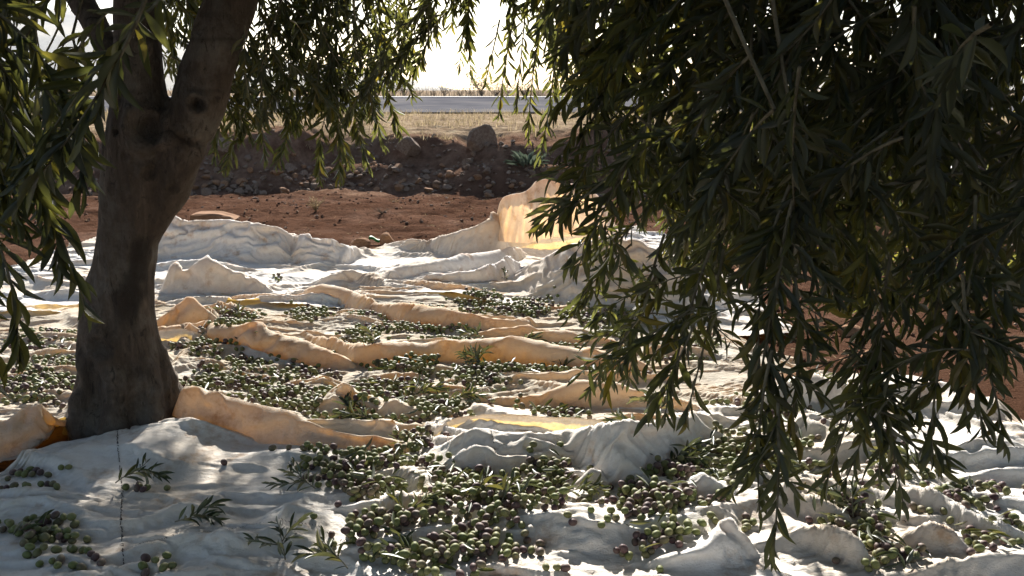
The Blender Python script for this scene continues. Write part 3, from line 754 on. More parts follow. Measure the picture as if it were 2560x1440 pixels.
# (u, v, ru, rv, count, share of purple, layers, where)
POOLS = [
    (1070, 1385, 185, 58, 300, .5, 3, 'in the wide pile at the bottom centre'),
    (1230, 1275, 195, 55, 290, .45, 3, 'in the pile spreading left of the shaded mound'),
    (925, 1225, 95, 58, 150, .5, 3, 'in the pile beside the cut sprig at lower left'),
    (1130, 1185, 95, 26, 80, .75, 2, 'in the purple pile below the frayed fold'),
    (1370, 1200, 70, 38, 110, .5, 2, 'in the pile at the foot of the shaded mound'),
    (1290, 1370, 58, 32, 26, .5, 1, 'in the small hollow right of the bottom pile'),
    (1650, 1240, 95, 85, 260, .55, 3, 'in the long pile right of the shaded mound'),
    (1640, 1340, 75, 50, 110, .5, 2, 'in the lower end of the long pile'),
    (1740, 1150, 130, 62, 270, .15, 2, 'in the broad green pile on the right'),
    (1880, 1180, 130, 52, 230, .1, 2, 'in the green pile under the hanging branch'),
    (1790, 1235, 30, 14, 9, .1, 1, 'in a little group on the white hump'),
    (1790, 1300, 35, 24, 16, .4, 1, 'in a little group under the white hump'),
    (1840, 1325, 40, 22, 18, .05, 1, 'in the green group behind the hanging tip'),
    (2120, 1300, 85, 48, 130, .45, 2, 'in the pile at lower right'),
    (2180, 1370, 60, 34, 70, .3, 2, 'in the lower right pile, its near end'),
    (2400, 1262, 100, 42, 90, .35, 2, 'in the pile below the cut sprig at right'),
    (2500, 1345, 70, 40, 50, .35, 1, 'in the pile at the right edge'),
    (2250, 1418, 90, 20, 44, .4, 2, 'in the row along the bottom right'),
    (2430, 1398, 42, 12, 12, .4, 1, 'in a small group near the right corner'),
    (2500, 1245, 25, 28, 12, .7, 1, 'in a small heap by the right edge'),
    (95, 1345, 75, 40, 56, .2, 2, 'in the shaded heap at lower left'),
    (190, 1422, 70, 14, 18, .2, 1, 'in the shade at the bottom left'),
    (395, 1420, 50, 18, 16, .2, 1, 'in a small shaded group at the bottom'),
    (10, 1325, 25, 16, 6, .4, 1, 'at the left edge in the shade'),
    (60, 1243, 70, 8, 14, .3, 1, 'along a shaded crease at the left'),
    (340, 1230, 30, 10, 6, .6, 1, 'by the shaded sprig at left'),
    (1040, 1115, 45, 30, 44, .5, 2, 'in the gap left of the frayed fold'),
    (850, 1168, 140, 20, 110, .35, 2, 'in the shaded trough below the hanging hem'),
    (560, 1178, 3, 2, 1, 1, 1, 'alone on the shaded front cloth'), (418, 1232, 3, 2, 1, 1, 1, 'alone beside the shaded sprig'),
    (1330, 1250, 2, 2, 1, 0, 1, 'on the cloth'), (1458, 1296, 3, 2, 1, .2, 1, 'alone on the sunlit hump'), (1390, 1315, 8, 6, 2, .3, 1, 'in a pair on the sunlit hump'),
    (1508, 1358, 10, 7, 2, .5, 1, 'in a pair low on the sunlit hump'), (1425, 1350, 10, 5, 2, .5, 1, 'on the sunlit hump'), (1380, 1432, 40, 6, 4, .4, 1, 'at the bottom edge'),
    (630, 940, 190, 36, 210, .4, 2, 'in the wide spread right of the trunk'),
    (560, 955, 100, 22, 90, .45, 2, 'in the spread right of the trunk'),
    (730, 1000, 130, 32, 170, .4, 2, 'in the spread below the trunk fold'),
    (540, 868, 120, 22, 130, .3, 2, 'in the shaded pocket under the orange fold'),
    (970, 975, 100, 22, 130, .35, 2, 'in the spread between the white lumps'),
    (1010, 1045, 140, 30, 190, .3, 2, 'in the leafy spread before the lumps'),
    (1110, 1020, 80, 14, 70, .3, 2, 'in the leafy spread'),
    (1020, 922, 72, 16, 110, .1, 3, 'in the green pile under the long orange fold'),
    (1330, 935, 220, 9, 170, .15, 2, 'in the row under the long orange fold'),
    (1215, 955, 70, 18, 90, .15, 2, 'around the big sprig'),
    (1400, 1036, 75, 12, 56, .2, 1, 'in the line behind the orange hem'),
    (1560, 1080, 110, 6, 30, .1, 1, 'caught in the orange hem'),
    (1300, 1005, 14, 4, 3, .7, 1, 'on the fold'),
    (100, 960, 120, 40, 190, .45, 2, 'left of the trunk'), (120, 850, 80, 22, 70, .4, 1, 'left of the trunk'), (150, 905, 60, 14, 60, .3, 1, 'left of the trunk'),
    (100, 1190, 70, 14, 40, .4, 1, 'in the dark gap before the trunk'),
    (590, 805, 66, 14, 70, .2, 2, 'far'), (785, 788, 52, 14, 80, .15, 2, 'far'), (895, 848, 55, 11, 70, .15, 2, 'far'), (930, 788, 70, 8, 40, .2, 1, 'far'),
    (1040, 826, 120, 8, 130, .15, 2, 'far'), (1055, 772, 76, 8, 70, .2, 2, 'far'), (1205, 752, 50, 13, 80, .2, 2, 'far'), (1275, 778, 105, 10, 140, .2, 2, 'far'),
    (1130, 853, 80, 5, 50, .15, 1, 'far'), (1310, 853, 90, 6, 70, .15, 1, 'far'), (1330, 750, 80, 6, 50, .3, 1, 'far'), (1480, 795, 70, 12, 80, .3, 2, 'far'), (1530, 832, 60, 12, 80, .3, 2, 'far'),
    (1700, 890, 70, 16, 80, .3, 1, 'far'), (940, 820, 60, 10, 16, .2, 1, 'far'), (690, 705, 12, 5, 5, .3, 1, 'far'), (890, 690, 10, 5, 6, .1, 1, 'far'), (1400, 870, 60, 3, 20, .2, 1, 'far'),
    (1955, 1060, 65, 30, 70, .35, 2, 'in the hollow under the curtain of branches'), (2075, 1095, 45, 16, 34, .4, 1, 'at the foot of the sunlit hump'),
    (2200, 1150, 50, 40, 60, .5, 1, 'behind the hanging branch'), (2320, 1195, 30, 8, 6, .4, 1, 'by the sprig'), (1870, 1005, 90, 12, 40, .3, 1, 'far'), (2150, 985, 80, 10, 30, .3, 1, 'far'),
    (2225, 1105, 18, 10, 7, .6, 1, 'in a small group on the bright slope'),
]
OL_R = 0.0091
cell = {}
olives = []           # x, y, z, r, rnd, pool
def key(x, y): return int(math.floor(x / 0.028)), int(math.floor(y / 0.028))
for pi, (u, v, ru, rv, n, pur, lay, where) in enumerate(POOLS):
    m = n * 6
    ang = rng.uniform(0, 2 * math.pi, m); rad = np.sqrt(rng.uniform(0, 1, m))
    wob = (1 + 0.45 * vnoise(ang * 1.2, pi * 3.1, 77)) * np.where(rng.random(m) < 0.05, 1.45, 0.92)
    pu = u + ru * rad * wob * np.cos(ang); pv = v + rv * rad * wob * np.sin(ang)
    X, Y = ground(pu, pv, 0.02)
    # roll a little downhill
    if n > 6:
        for _ in range(16):
            e = 0.014
            gx_ = (top_z(X + e, Y) - top_z(X - e, Y)) / (2 * e); gy_ = (top_z(X, Y + e) - top_z(X, Y - e)) / (2 * e)
            g = np.hypot(gx_, gy_) + 1e-6
            stp = np.minimum(g * 0.006, 0.004)
            X = X - gx_ / g * stp; Y = Y - gy_ / g * stp
    e = 0.012
    slope = np.hypot(top_z(X + e, Y) - top_z(X - e, Y), top_z(X, Y + e) - top_z(X, Y - e)) / (2 * e)
    Z0 = top_z(X, Y)
    got = 0
    n = int(math.ceil(n * (1.0 if 'far' == where or v < 1100 else 1.25)))
    for x, y, z0, sl in zip(X, Y, Z0, slope):
        if got >= n: break
        if sl > (1.05 if lay > 1 else 0.8) and n > 6: continue
        r = OL_R * (0.86 + 0.26 * random.random())
        z = z0 + r * 0.93
        kx, ky = key(x, y)
        bad = False
        for a in (-1, 0, 1):
            for b in (-1, 0, 1):
                for (qx, qy, qz, qr) in cell.get((kx + a, ky + b), ()):
                    d2 = (qx - x) ** 2 + (qy - y) ** 2; s2 = ((qr + r) * 1.02) ** 2
                    if d2 < s2: z = max(z, qz + math.sqrt(s2 - d2) * 0.97)
        if z > z0 + r * (1 + 1.55 * (lay - 1)) + 0.001: continue
        cell.setdefault((kx, ky), []).append((x, y, z, r))
        base = random.random()
        rnd = 0.58 + 0.42 * random.random() if base < pur * 0.8 else random.random() ** 1.2 * 0.55
        olives.append((x, y, z, r, rnd, pi)); got += 1
olives = np.array(olives)
pu, pv, pd = proj(olives[:, :3])
inframe = (pu > 6) & (pu < 2554) & (pv > 4) & (pv < 1436)
size = np.where(inframe, olives[:, 3] / pd, 0)
pu_, pv_2 = pu, pv
order = np.argsort(-size)
solo = set(order[:300].tolist())
OV, OT, OQ = olive_mesh(12, 8)
LV, LT, LQ = olive_mesh(8, 6)
variants = []
for k in range(10):
    rv_ = (k + 0.5) / 10
    blush = np.clip(rv_ + 0.10 * OV[:, 0] + 0.05 * OV[:, 2], 0, 1)
    variants.append(mk_mesh('olive', OV, [OT, OQ], M_olive, attr={'rnd': blush}))
def rand_rot():
    # olives lie mostly on their sides
    return Matrix.Rotation(random.uniform(0, 6.283), 3, 'Z') @ Matrix.Rotation(math.radians(random.gauss(90, 25)), 3, 'X') @ Matrix.Rotation(random.uniform(0, 6.28), 3, 'Z')
SV, ST, SQ, SR = [], [], [], []
nb = 0
for i, (x, y, z, r, rnd, p) in enumerate(olives):
    Rm = rand_rot()
    if i in solo:
        k = min(9, int(rnd * 10))
        col = 'green' if rnd < 0.4 else ('half ripe brownish' if rnd < 0.6 else 'purple')
        P_ = POOLS[int(p)]
        su, sv = (pu_[i] - P_[0]) / P_[2], (pv_2[i] - P_[1]) / P_[3]
        spot = '' if P_[4] < 10 else ', ' + ('far left' if su < -0.6 else 'left' if su < -0.2 else 'middle' if su < 0.2 else 'right' if su < 0.6 else 'far right') + (' front' if sv > 0.25 else (' back' if sv < -0.25 else ''))
        o = obj('olive', variants[k], label=f'{col} olive {P_[7]}{spot}', cat='olive', group=f'{col} olives {P_[7]}')
        o.matrix_world = Matrix.Translation((x, y, z)) @ (Rm.to_4x4() @ Matrix.Diagonal((r, r, r * (0.95 + 0.15 * random.random()), 1)))
    else:
        near = size[i] > 0.0028
        V, T, Q = (OV, OT, OQ) if near else (LV, LT, LQ)
        W = (V * r) @ np.array(Rm).T + (x, y, z)
        SV.append(W); ST.append(T + nb); SQ.append(Q + nb); SR.append(np.clip(rnd + 0.1 * V[:, 0], 0, 1)); nb += len(V)
obj('loose_olives', mk_mesh('loose_olives', np.concatenate(SV), [np.concatenate(ST), np.concatenate(SQ)], M_olive, attr={'rnd': np.concatenate(SR)}),
    label='many small green and purple olives lying across the white cloths', cat='olives', kind='stuff')

# ------------------------------------------------------------------ leaves, sprigs
_st = [(0.0, 0.05), (0.14, 0.42), (0.36, 0.88), (0.60, 1.0), (0.82, 0.62), (1.0, 0.0)]
def leaf_template():
    V, Fq, Ft = [], [], []
    for t, w in _st[:-1]:
        z = -0.10 * t * t
        for s in (-1, 0, 1): V.append((t, s * w * 0.5, z + (0.0 if s == 0 else 0.22 * w * 0.5)))
    V.append((1.0, 0, -0.10))
    for k in range(len(_st) - 2):
        a = 3 * k
        Fq += [(a, a + 3, a + 4, a + 1), (a + 1, a + 4, a + 5, a + 2)]
    a = 3 * (len(_st) - 2)
    Ft += [(a, a + 3, a + 1), (a + 1, a + 3, a + 2)]
    T = []
    for q in Fq: T += [(q[0], q[1], q[2]), (q[0], q[2], q[3])]
    return np.array(V, float), np.array(T + Ft)
TV, TF = leaf_template()
# light version for the part of the crowns that is never seen from near
CV = np.array([(0, 0, 0), (0.45, -0.5, 0.08), (0.5, 0, -0.02), (0.45, 0.5, 0.08), (1, 0, -0.1)], float)
CF = np.array([(0, 1, 2), (0, 2, 3), (1, 4, 2), (2, 4, 3)])

class Leaves:
    """collects leaves: base point, direction, up, length, width, random"""
    def __init__(s): s.p, s.d, s.u, s.l, s.w, s.r = [], [], [], [], [], []
    def add(s, p, d, up, l, w, r):
        s.p.append(p); s.d.append(d); s.u.append(up); s.l.append(l); s.w.append(w); s.r.append(r)
    def frames(s):
        P, D, U = np.array(s.p), np.array(s.d), np.array(s.u)
        D /= np.linalg.norm(D, axis=1, keepdims=True) + 1e-9
        Yv = np.cross(U, D); Yv /= np.linalg.norm(Yv, axis=1, keepdims=True) + 1e-9
        Zv = np.cross(D, Yv)
        return P, D, Yv, Zv, np.array(s.l), np.array(s.w), np.array(s.r)

def build_leaves(fr, idx, V0, F0, name, mat, parent=None, **kw):
    P, D, Yv, Zv, L, W, Rr = [a[idx] for a in fr]
    n = len(P)
    if n == 0: return None
    V = P[:, None, :] + L[:, None, None] * (V0[None, :, 0:1] * D[:, None, :] + V0[None, :, 2:3] * Zv[:, None, :] * (0.5 + Rr[:, None, None])) + W[:, None, None] * V0[None, :, 1:2] * Yv[:, None, :]
    Fc = F0[None] + (np.arange(n) * len(V0))[:, None, None]
    me = mk_mesh(name, V.reshape(-1, 3), Fc.reshape(-1, 3), mat, attr={'rnd': np.repeat(Rr, len(V0))})
    return obj(name, me, parent, **kw)

leaf_var = {}
def leaf_obj(parent, fr, i, mat, wr):
    P, D, Yv, Zv, L, W, Rr = fr
    k = int(min(7, Rr[i] * 8))
    if (mat.name, k) not in leaf_var:
        leaf_var[(mat.name, k)] = mk_mesh('leaf', TV * A(1, 1, 0.5 + (k + .5) / 8), TF, mat, attr={'rnd': np.full(len(TV), (k + .5) / 8)})
    o = obj('leaf', leaf_var[(mat.name, k)], parent)
    m = Matrix.Identity(4)
    for r in range(3):
        m[r][0] = D[i][r] * L[i]; m[r][1] = Yv[i][r] * W[i]; m[r][2] = Zv[i][r] * L[i]; m[r][3] = P[i][r]
    o.matrix_world = wr @ m if wr is not None else m
    return o

def tube(pts, rad, seg=5):
    pts = np.asarray(pts, float); n = len(pts)
    T = np.gradient(pts, axis=0); T /= np.linalg.norm(T, axis=1, keepdims=True) + 1e-9
    ref = np.where(np.abs(T[:, 2:3]) > 0.9, A(1, 0, 0)[None], A(0, 0, 1)[None])
    S_ = np.cross(T, ref); S_ /= np.linalg.norm(S_, axis=1, keepdims=True) + 1e-9
    U_ = np.cross(S_, T)
    a = np.arange(seg) * 2 * math.pi / seg
    V = pts[:, None] + np.asarray(rad)[:, None, None] * (np.cos(a)[None, :, None] * S_[:, None] + np.sin(a)[None, :, None] * U_[:, None])
    Fc = []
    for i in range(n - 1):
        for j in range(seg):
            Fc.append((i * seg + j, i * seg + (j + 1) % seg, (i + 1) * seg + (j + 1) % seg, (i + 1) * seg + j))
    return V.reshape(-1, 3), np.array(Fc)

def bez(a, c, b, n):
    t = np.linspace(0, 1, n)[:, None]
    return a * (1 - t) ** 2 + 2 * c * t * (1 - t) + b * t * t

def unit(v): return v / (np.linalg.norm(v) + 1e-9)

def sprig(LS, root, tip, twigs, L0=0.062, spacing=0.0125, spread=0.95, start=0.06, bow=0.2, r0=0.0026, hang=0.25, lying=False):
    root, tip = np.asarray(root, float), np.asarray(tip, float)
    ln = np.linalg.norm(tip - root)
    c = (root + tip) / 2 + rng.normal(0, bow * ln * 0.6, 3) + A(0, 0, bow * ln * 0.5)
    pts = bez(root, c, tip, 12)
    seg = np.linalg.norm(np.diff(pts, axis=0), axis=1); cum = np.concatenate([[0], np.cumsum(seg)])
    tot = cum[-1]
    if not lying:                     # the crowns leave an opening towards the bank
        qu, qv, _ = proj(pts)
        if np.any((pts[:, 1] > 0.3) & (pts[:, 1] < 2.45) & (qu > 1065) & (qu < 1330) & (qv > 215) & (qv < 720)): return
    twigs.append((pts, np.linspace(r0, r0 * 0.35, 12)))
    nn = max(3, int(tot * (1 - start) / spacing))
    ph = random.uniform(0, 6.28)
    for k in range(nn):
        d = tot * start + tot * (1 - start) * (k + 0.3 * random.random()) / nn
        p = A(*[np.interp(d, cum, pts[:, q]) for q in range(3)])
        e = min(11, max(1, int(np.searchsorted(cum, d))))
        ax = unit(pts[e] - pts[e - 1])
        ref = A(1, 0, 0) if abs(ax[2]) > 0.8 else A(0, 0, 1)
        s1 = unit(np.cross(ax, ref)); s2 = np.cross(ax, s1)
        ang = ph + k * math.pi / 2 + random.gauss(0, 0.3)
        tt = d / tot
        lsc = L0 * (0.75 + 0.5 * random.random()) * (1 - 0.35 * max(0, tt - 0.8) / 0.2)
        for sgn in (0, math.pi):
            if random.random() < 0.16: continue
            sd_ = math.cos(ang + sgn) * s1 + math.sin(ang + sgn) * s2
            dr = unit(ax * (0.75 + 0.5 * tt) + sd_ * spread * (1.15 - 0.5 * tt) + rng.normal(0, 0.30, 3) + A(0, 0, -hang))
            up = unit(A(0, 0, 0.6) - ax * 0.1 - sd_ * 0.0 + ax * 0.5 + rng.normal(0, 0.55, 3) - sd_ * 0.55 + A(0, 0, 0.4))
            LS.add(p, dr, up, lsc * (0.85 + 0.3 * random.random()), lsc * random.uniform(0.15, 0.21), random.random())
        if k == nn - 1:
            LS.add(p, ax, rng.normal(0, 1, 3), lsc * 0.8, lsc * 0.16, random.random())

def finish_tree(root, LS, near_twigs, far_sets=()):
    fr = LS.frames()
    P, D, L = fr[0], fr[1], fr[4]
    mid = P + D * L[:, None] * 0.5
    u, v, d = proj(mid)
    vis = (u > 0) & (u < 2560) & (v > 0) & (v < 1440) & (mid[:, 1] > 0.2)
    sc = np.where(vis, L / d, 0)
    o = np.argsort(-sc)
    pick = o[:300]; rest = o[300:]
    for i in pick: leaf_obj(root, fr, i, M_leaf, None)
    # split by nearness so that the far leaves stay cheap
    build_leaves(fr, rest, TV, TF, 'foliage', M_leaf, root, kind='stuff')
    tw = sorted(near_twigs, key=lambda t: -float((t[1][0]) / max(0.3, t[0][:, 1].mean())))
    for pts, rad in tw[:90]:
        V, Fc = tube(pts, rad, 5)
        obj('twig', mk_mesh('twig', V, Fc, M_twig), root)
    VV, FF, b = [], [], 0
    for pts, rad in tw[90:]:
        V, Fc = tube(pts, rad, 4); VV.append(V); FF.append(Fc + b); b += len(V)
    if VV: obj('fine_twigs', mk_mesh('fine_twigs', np.concatenate(VV), np.concatenate(FF), M_twig), root, kind='stuff')

def crown_cloud(root, n_cl, box, dens, name='shade_crown', front=None):
    """unseen leaf clusters of the crowns, shaped and thickened to block light"""
    LS = Leaves()
    for _ in range(n_cl):
        c = A(*[random.uniform(a, b) for a, b in box])
        if front is not None:
            c[1] = random.uniform(box[1][0], front + 1.732 * (c[2] - 0.1))
        ax = unit(rng.normal(0, 0.6, 3) + A(0, 0, -0.7))
        for k in range(dens):
            p = c + ax * random.uniform(-0.2, 0.2) + rng.normal(0, 0.035, 3)
            LS.add(p, unit(ax + rng.normal(0, 0.6, 3)), rng.normal(0, 1, 3) + A(0, 0, 0.6), random.uniform(0.055, 0.08), random.uniform(0.012, 0.017), random.random())
    fr = LS.frames()
    build_leaves(fr, np.arange(len(fr[0])), CV, CF, name, M_leaf, root, kind='stuff')

# ------------------------------------------------------------------ the left olive tree
TY = 2.72
def tp(u, v, y=TY): return at_y(u, v, y)
def chain(us, rpx, dy=None):
    pts = []; rad = []
    for k, ((u, v), r) in enumerate(zip(us, rpx)):
        y = TY + (dy[k] if dy else 0)
        pts.append(tp(u, v, y)); rad.append(r / F * (y * cp + 0.3))
    # resample smoothly
    pts = np.array(pts); t = np.arange(len(pts)); tt = np.linspace(0, len(pts) - 1, len(pts) * 5)
    P = np.stack([np.interp(tt, t, pts[:, k]) for k in range(3)], 1); R_ = np.interp(tt, t, rad)
    k = np.ones(5) / 5
    P = np.stack([np.convolve(np.pad(P[:, q], 2, mode='edge'), k, 'valid') for q in range(3)], 1)
    return P, R_
chains = [
    chain([(318, 1180), (322, 1100), (318, 1020), (305, 940), (296, 850), (296, 760), (306, 680), (318, 600), (332, 520), (345, 440), (350, 370), (350, 300), (352, 230), (346, 150), (342, 60), (340, -60), (338, -220), (330, -420), (310, -650)],
          [160, 142, 124, 106, 92, 80, 73, 72, 74, 77, 77, 71, 59, 53, 51, 49, 48, 40, 28], [0] * 14 + [0.02, 0.05, 0.08, 0.12, 0.2]),
    chain([(330, 640), (360, 580), (395, 500), (425, 430), (455, 360), (478, 300), (498, 240), (520, 170), (548, 90), (578, 0), (612, -110), (655, -260), (710, -430)],
          [43, 47, 52, 56, 59, 60, 57, 55, 53, 51, 48, 42, 32], [0.01, 0.01, 0.01, 0.01, 0.0, 0, 0, 0, 0.0, 0.02, 0.06, 0.15, 0.3]),
    chain([(350, 330), (318, 220), (285, 140), (245, 70), (200, 0), (150, -90), (90, -220)], [50, 36, 32, 31, 30, 27, 20], [0.04, 0.08, 0.14, 0.2, 0.26, 0.35, 0.5]),
    chain([(300, 830), (310, 960), (345, 1050), (420, 1120), (470, 1160)], [50, 78, 80, 70, 60], [0, -0.02, -0.03, -0.02, 0]),
    chain([(380, 860), (400, 940), (425, 1020), (445, 1100)], [22, 38, 54, 70], [0.02, 0.02, 0.02, 0.03]),
    chain([(290, 860), (262, 960), (235, 1060), (210, 1140)], [60, 66, 64, 58], [0, -0.02, -0.02, 0]),
]
VV, FF, b = [], [], 0
for P, R_ in chains:
    V, Fc = tube(P, R_, 14)
    n = len(P)
    V = np.concatenate([V, P[:1], P[-1:]])
    caps = [((j + 1) % 14, j, n * 14) for j in range(14)] + [((n - 1) * 14 + j, (n - 1) * 14 + (j + 1) % 14, n * 14 + 1) for j in range(14)]
    VV.append(V); FF.append((Fc + b, np.array(caps) + b)); b += len(V)
tmp = bpy.data.objects.new('tmp', mk_mesh('tmp', np.concatenate(VV), [np.concatenate([f[0] for f in FF]), np.concatenate([f[1] for f in FF])]))
COL.objects.link(tmp)
rm = tmp.modifiers.new('r', 'REMESH'); rm.mode = 'VOXEL'; rm.voxel_size = 0.0075
sm_ = tmp.modifiers.new('s', 'SMOOTH'); sm_.iterations = 9; sm_.factor = 0.5
dg = bpy.context.evaluated_depsgraph_get()
tme = bpy.data.meshes.new_from_object(tmp.evaluated_get(dg))
bpy.data.objects.remove(tmp)
nv = len(tme.vertices)
co = np.empty(nv * 3, np.float32); tme.vertices.foreach_get('co', co); co = co.reshape(-1, 3).astype(float)
no = np.empty(nv * 3, np.float32); tme.vertices.foreach_get('normal', no); no = no.reshape(-1, 3).astype(float)
u, v, d = proj(co)
facing = (no[:, 1] < -0.2)
disp = 0.012 * noise3(co * A(1, 1, 0.6), 7, 3) + 0.007 * noise3(co * A(1, 1, 0.35), 20, 5) + 0.0035 * noise3(co * A(1, 1, 0.4), 52, 7)
low = smooth(820, 1000, v)
fl_ang = np.arctan2(co[:, 1] - TY, co[:, 0] - tp(318, 1020)[0])
disp += low * (0.020 * np.sin(fl_ang * 7 + 2.5 * vnoise(co[:, 2] * 6, 0.0, 3)) + 0.018 * noise3(co, 16, 9) + 0.006 * noise3(co, 45, 19))
stain_shade = np.zeros(nv)
def knot(ku, kv, r, ring, pit, st):
    global disp, stain_shade
    q = np.where(facing, np.hypot(u - ku, v - kv), 1e9)
    c = co[np.argmin(q)]
    dd = np.linalg.norm(co - c, axis=1) * (1 + 0.18 * noise3(co, 30, 13))
    disp += ring * np.exp(-((dd - r * 1.25) / (r * 0.45)) ** 2) - pit * np.exp(-(dd / (r * 0.75)) ** 2)
    stain_shade = np.maximum(stain_shade, st * np.exp(-(dd / (r * 0.95)) ** 4))  # shade of pits, holes and fork darkened into the bark colour
knot(372, 322, 0.048, 0.022, 0.034, 0.15)
knot(492, 256, 0.022, 0.012, 0.026, 0.4)
knot(292, 330, 0.011, 0.005, 0.012, 0.85)
knot(318, 392, 0.012, 0.004, 0.006, 0.2)
knot(368, 430, 0.020, 0.009, 0.008, 0.15)
knot(250, 870, 0.034, 0.010, 0.014, 0.3)
knot(430, 470, 0.016, 0.004, 0.01, 0.3)
knot(300, 245, 0.03, 0.0, 0.012, 0.3)
knot(420, 235, 0.016, 0.0, 0.014, 0.7)
# dark weather stain running down the stem
w = 22 + 26 * smooth(560, 760, v)
cx_ = np.interp(v, [560, 640, 720, 820, 900], [365, 352, 340, 335, 320])
stain_shade = np.maximum(stain_shade, 0.85 * np.exp(-(((u - cx_) / w) ** 4)) * smooth(575, 615, v) * (1 - smooth(760, 860, v)) * smooth(-0.35, 0.25, noise3(co, 16, 31) + 0.25) * facing)
for cr, vv in ((0.5, 96), (0.4, 230), (0.4, 165), (0.3, 40)):      # crease lines across the limbs, drawn as dark colour only
    stain_shade = np.maximum(stain_shade, cr * np.exp(-((v - vv - 10 * noise3(co, 12, int(vv))) / 5) ** 2) * smooth(0.0, 0.4, noise3(co, 9, 60 + int(vv))))
co2 = co + no * disp[:, None]
tme.vertices.foreach_set('co', co2.astype(np.float32).ravel())
at = tme.attributes.new('stain_shade', 'FLOAT', 'POINT'); at.data.foreach_set('value', stain_shade.astype(np.float32))
tme.polygons.foreach_set('use_smooth', np.ones(len(tme.polygons), bool))
tme.materials.clear(); tme.materials.append(M_bark); tme.update()

tree_l = obj('olive_tree', None, label='olive tree with a forked knotty trunk standing at the left', cat='tree')
tb = tp(318, 1095); tree_l.location = (tb[0], TY, 0)
bpy.context.view_layer.update()
INV_L = Matrix.Translation((-tb[0], -TY, 0))

def keep(o, inv):
    o.matrix_parent_inverse = inv
    return o
_obj = obj
def obj(name, me, parent=None, **kw):          # children of a tree are built in world coordinates
    o = _obj(name, me, parent, **kw)
    if parent is not None and parent.name.startswith('olive_tree'): o.matrix_parent_inverse = Matrix.Translation(-parent.location)
    return o
obj('trunk', tme, tree_l)

def limb(root, pts, r0, r1, seg=8, name='limb'):
    pts = np.array(pts, float)
    t = np.arange(len(pts)); tt = np.linspace(0, len(pts) - 1, len(pts) * 6)
    P = np.stack([np.interp(tt, t, pts[:, k]) for k in range(3)], 1)
    k = np.ones(7) / 7
    P = np.stack([np.convolve(np.pad(P[:, q], 3, mode='edge'), k, 'valid') for q in range(3)], 1)
    P += 0.012 * np.stack([vnoise(tt * 1.3, q * 7.7, 91) for q in range(3)], 1)
    V, Fc = tube(P, np.linspace(r0, r1, len(P)), seg)
    st = np.zeros(len(V))
    obj(name, mk_mesh(name, V, Fc, M_bark, attr={'stain_shade': st}), root)

def mass(LS, TW, n, region, yr, ln=(0.28, 0.5), L0=0.062, lateral=0.35, bare=0.10, spread=0.75, r0=0.0026, toward=(0, 0), side=None):
    """hanging sprigs whose tips fall inside a stretch of the crown; region: list of (u, v_top, v_bottom)"""
    us = [r[0] for r in region]
    for _ in range(n):
        u_ = random.uniform(us[0], us[-1])
        vt = np.interp(u_, us, [r[1] for r in region]); vb = np.interp(u_, us, [r[2] for r in region])
        v_ = vt + (vb - vt) * (1 - random.random() ** 1.4 * 0.999)
        y = random.uniform(*yr)
        tip = at_y(u_, v_, y)
        l = random.uniform(*ln)
        gx__ = random.gauss(0, lateral)
        if side and u_ < side: gx__ = abs(gx__)
        root = tip + A(gx__ * l + toward[0] * l, random.gauss(0, lateral) * l + toward[1] * l, l)
        sprig(LS, root, tip, TW, L0, spread=spread, r0=r0)
        if random.random() < bare:
            top = root + A(random.gauss(0, 0.1), random.gauss(0, 0.1), 0.35)
            TW.append((bez(root, (root + top) / 2 + rng.normal(0, 0.03, 3), top, 6), np.linspace(r0, r0 * 1.6, 6)))

LSL, TWL = Leaves(), []
# curtain behind and right of the trunk, lit from behind
mass(LSL, TWL, 105, [(540, -250, 390), (600, -250, 360), (700, -250, 390), (800, -250, 330), (900, -250, 340), (1000, -250, 250), (1060, -250, 120)], (2.78, 3.15), L0=0.052, lateral=0.6, ln=(0.16, 0.34))
mass(LSL, TWL, 28, [(700, 60, 300), (800, 60, 340), (1000, 60, 280)], (2.75, 3.1), L0=0.052, lateral=0.6, ln=(0.16, 0.3))
for (u_, v_, y_, du, dl) in [(560, 430, 3.0, .04, .34), (535, 395, 3.1, .02, .3), (690, 415, 3.0, .05, .36), (665, 400, 3.1, 0, .3), (800, 455, 2.95, .12, .36), (850, 455, 2.95, .0, .4), (920, 415, 2.95, -.1, .36),
                             (880, 420, 3.05, -.02, .4), (1035, 245, 3.0, -.12, .34), (1030, 190, 3.1, -.1, .3), (1000, 335, 3.0, -.08, .4), (960, 370, 3.1, -.05, .42), (610, 330, 3.0, 0, .3), (745, 330, 3.0, 0, .36)]:
    tip = at_y(u_, v_, y_); sprig(LSL, tip + A(du, 0.05, dl), tip, TWL, 0.06)
# in and behind the fork, and the yellow-green stretch at far left
mass(LSL, TWL, 26, [(400, -150, 190), (470, -150, 215), (530, -150, 200)], (3.1, 3.7), L0=0.058)
mass(LSL, TWL, 18, [(40, -200, 60), (150, -200, 20), (240, -200, 40), (300, -200, 120)], (2.6, 3.4), L0=0.056)
mass(LSL, TWL, 14, [(-60, 280, 520), (40, 300, 560), (160, 380, 430)], (2.3, 3.2), L0=0.056)
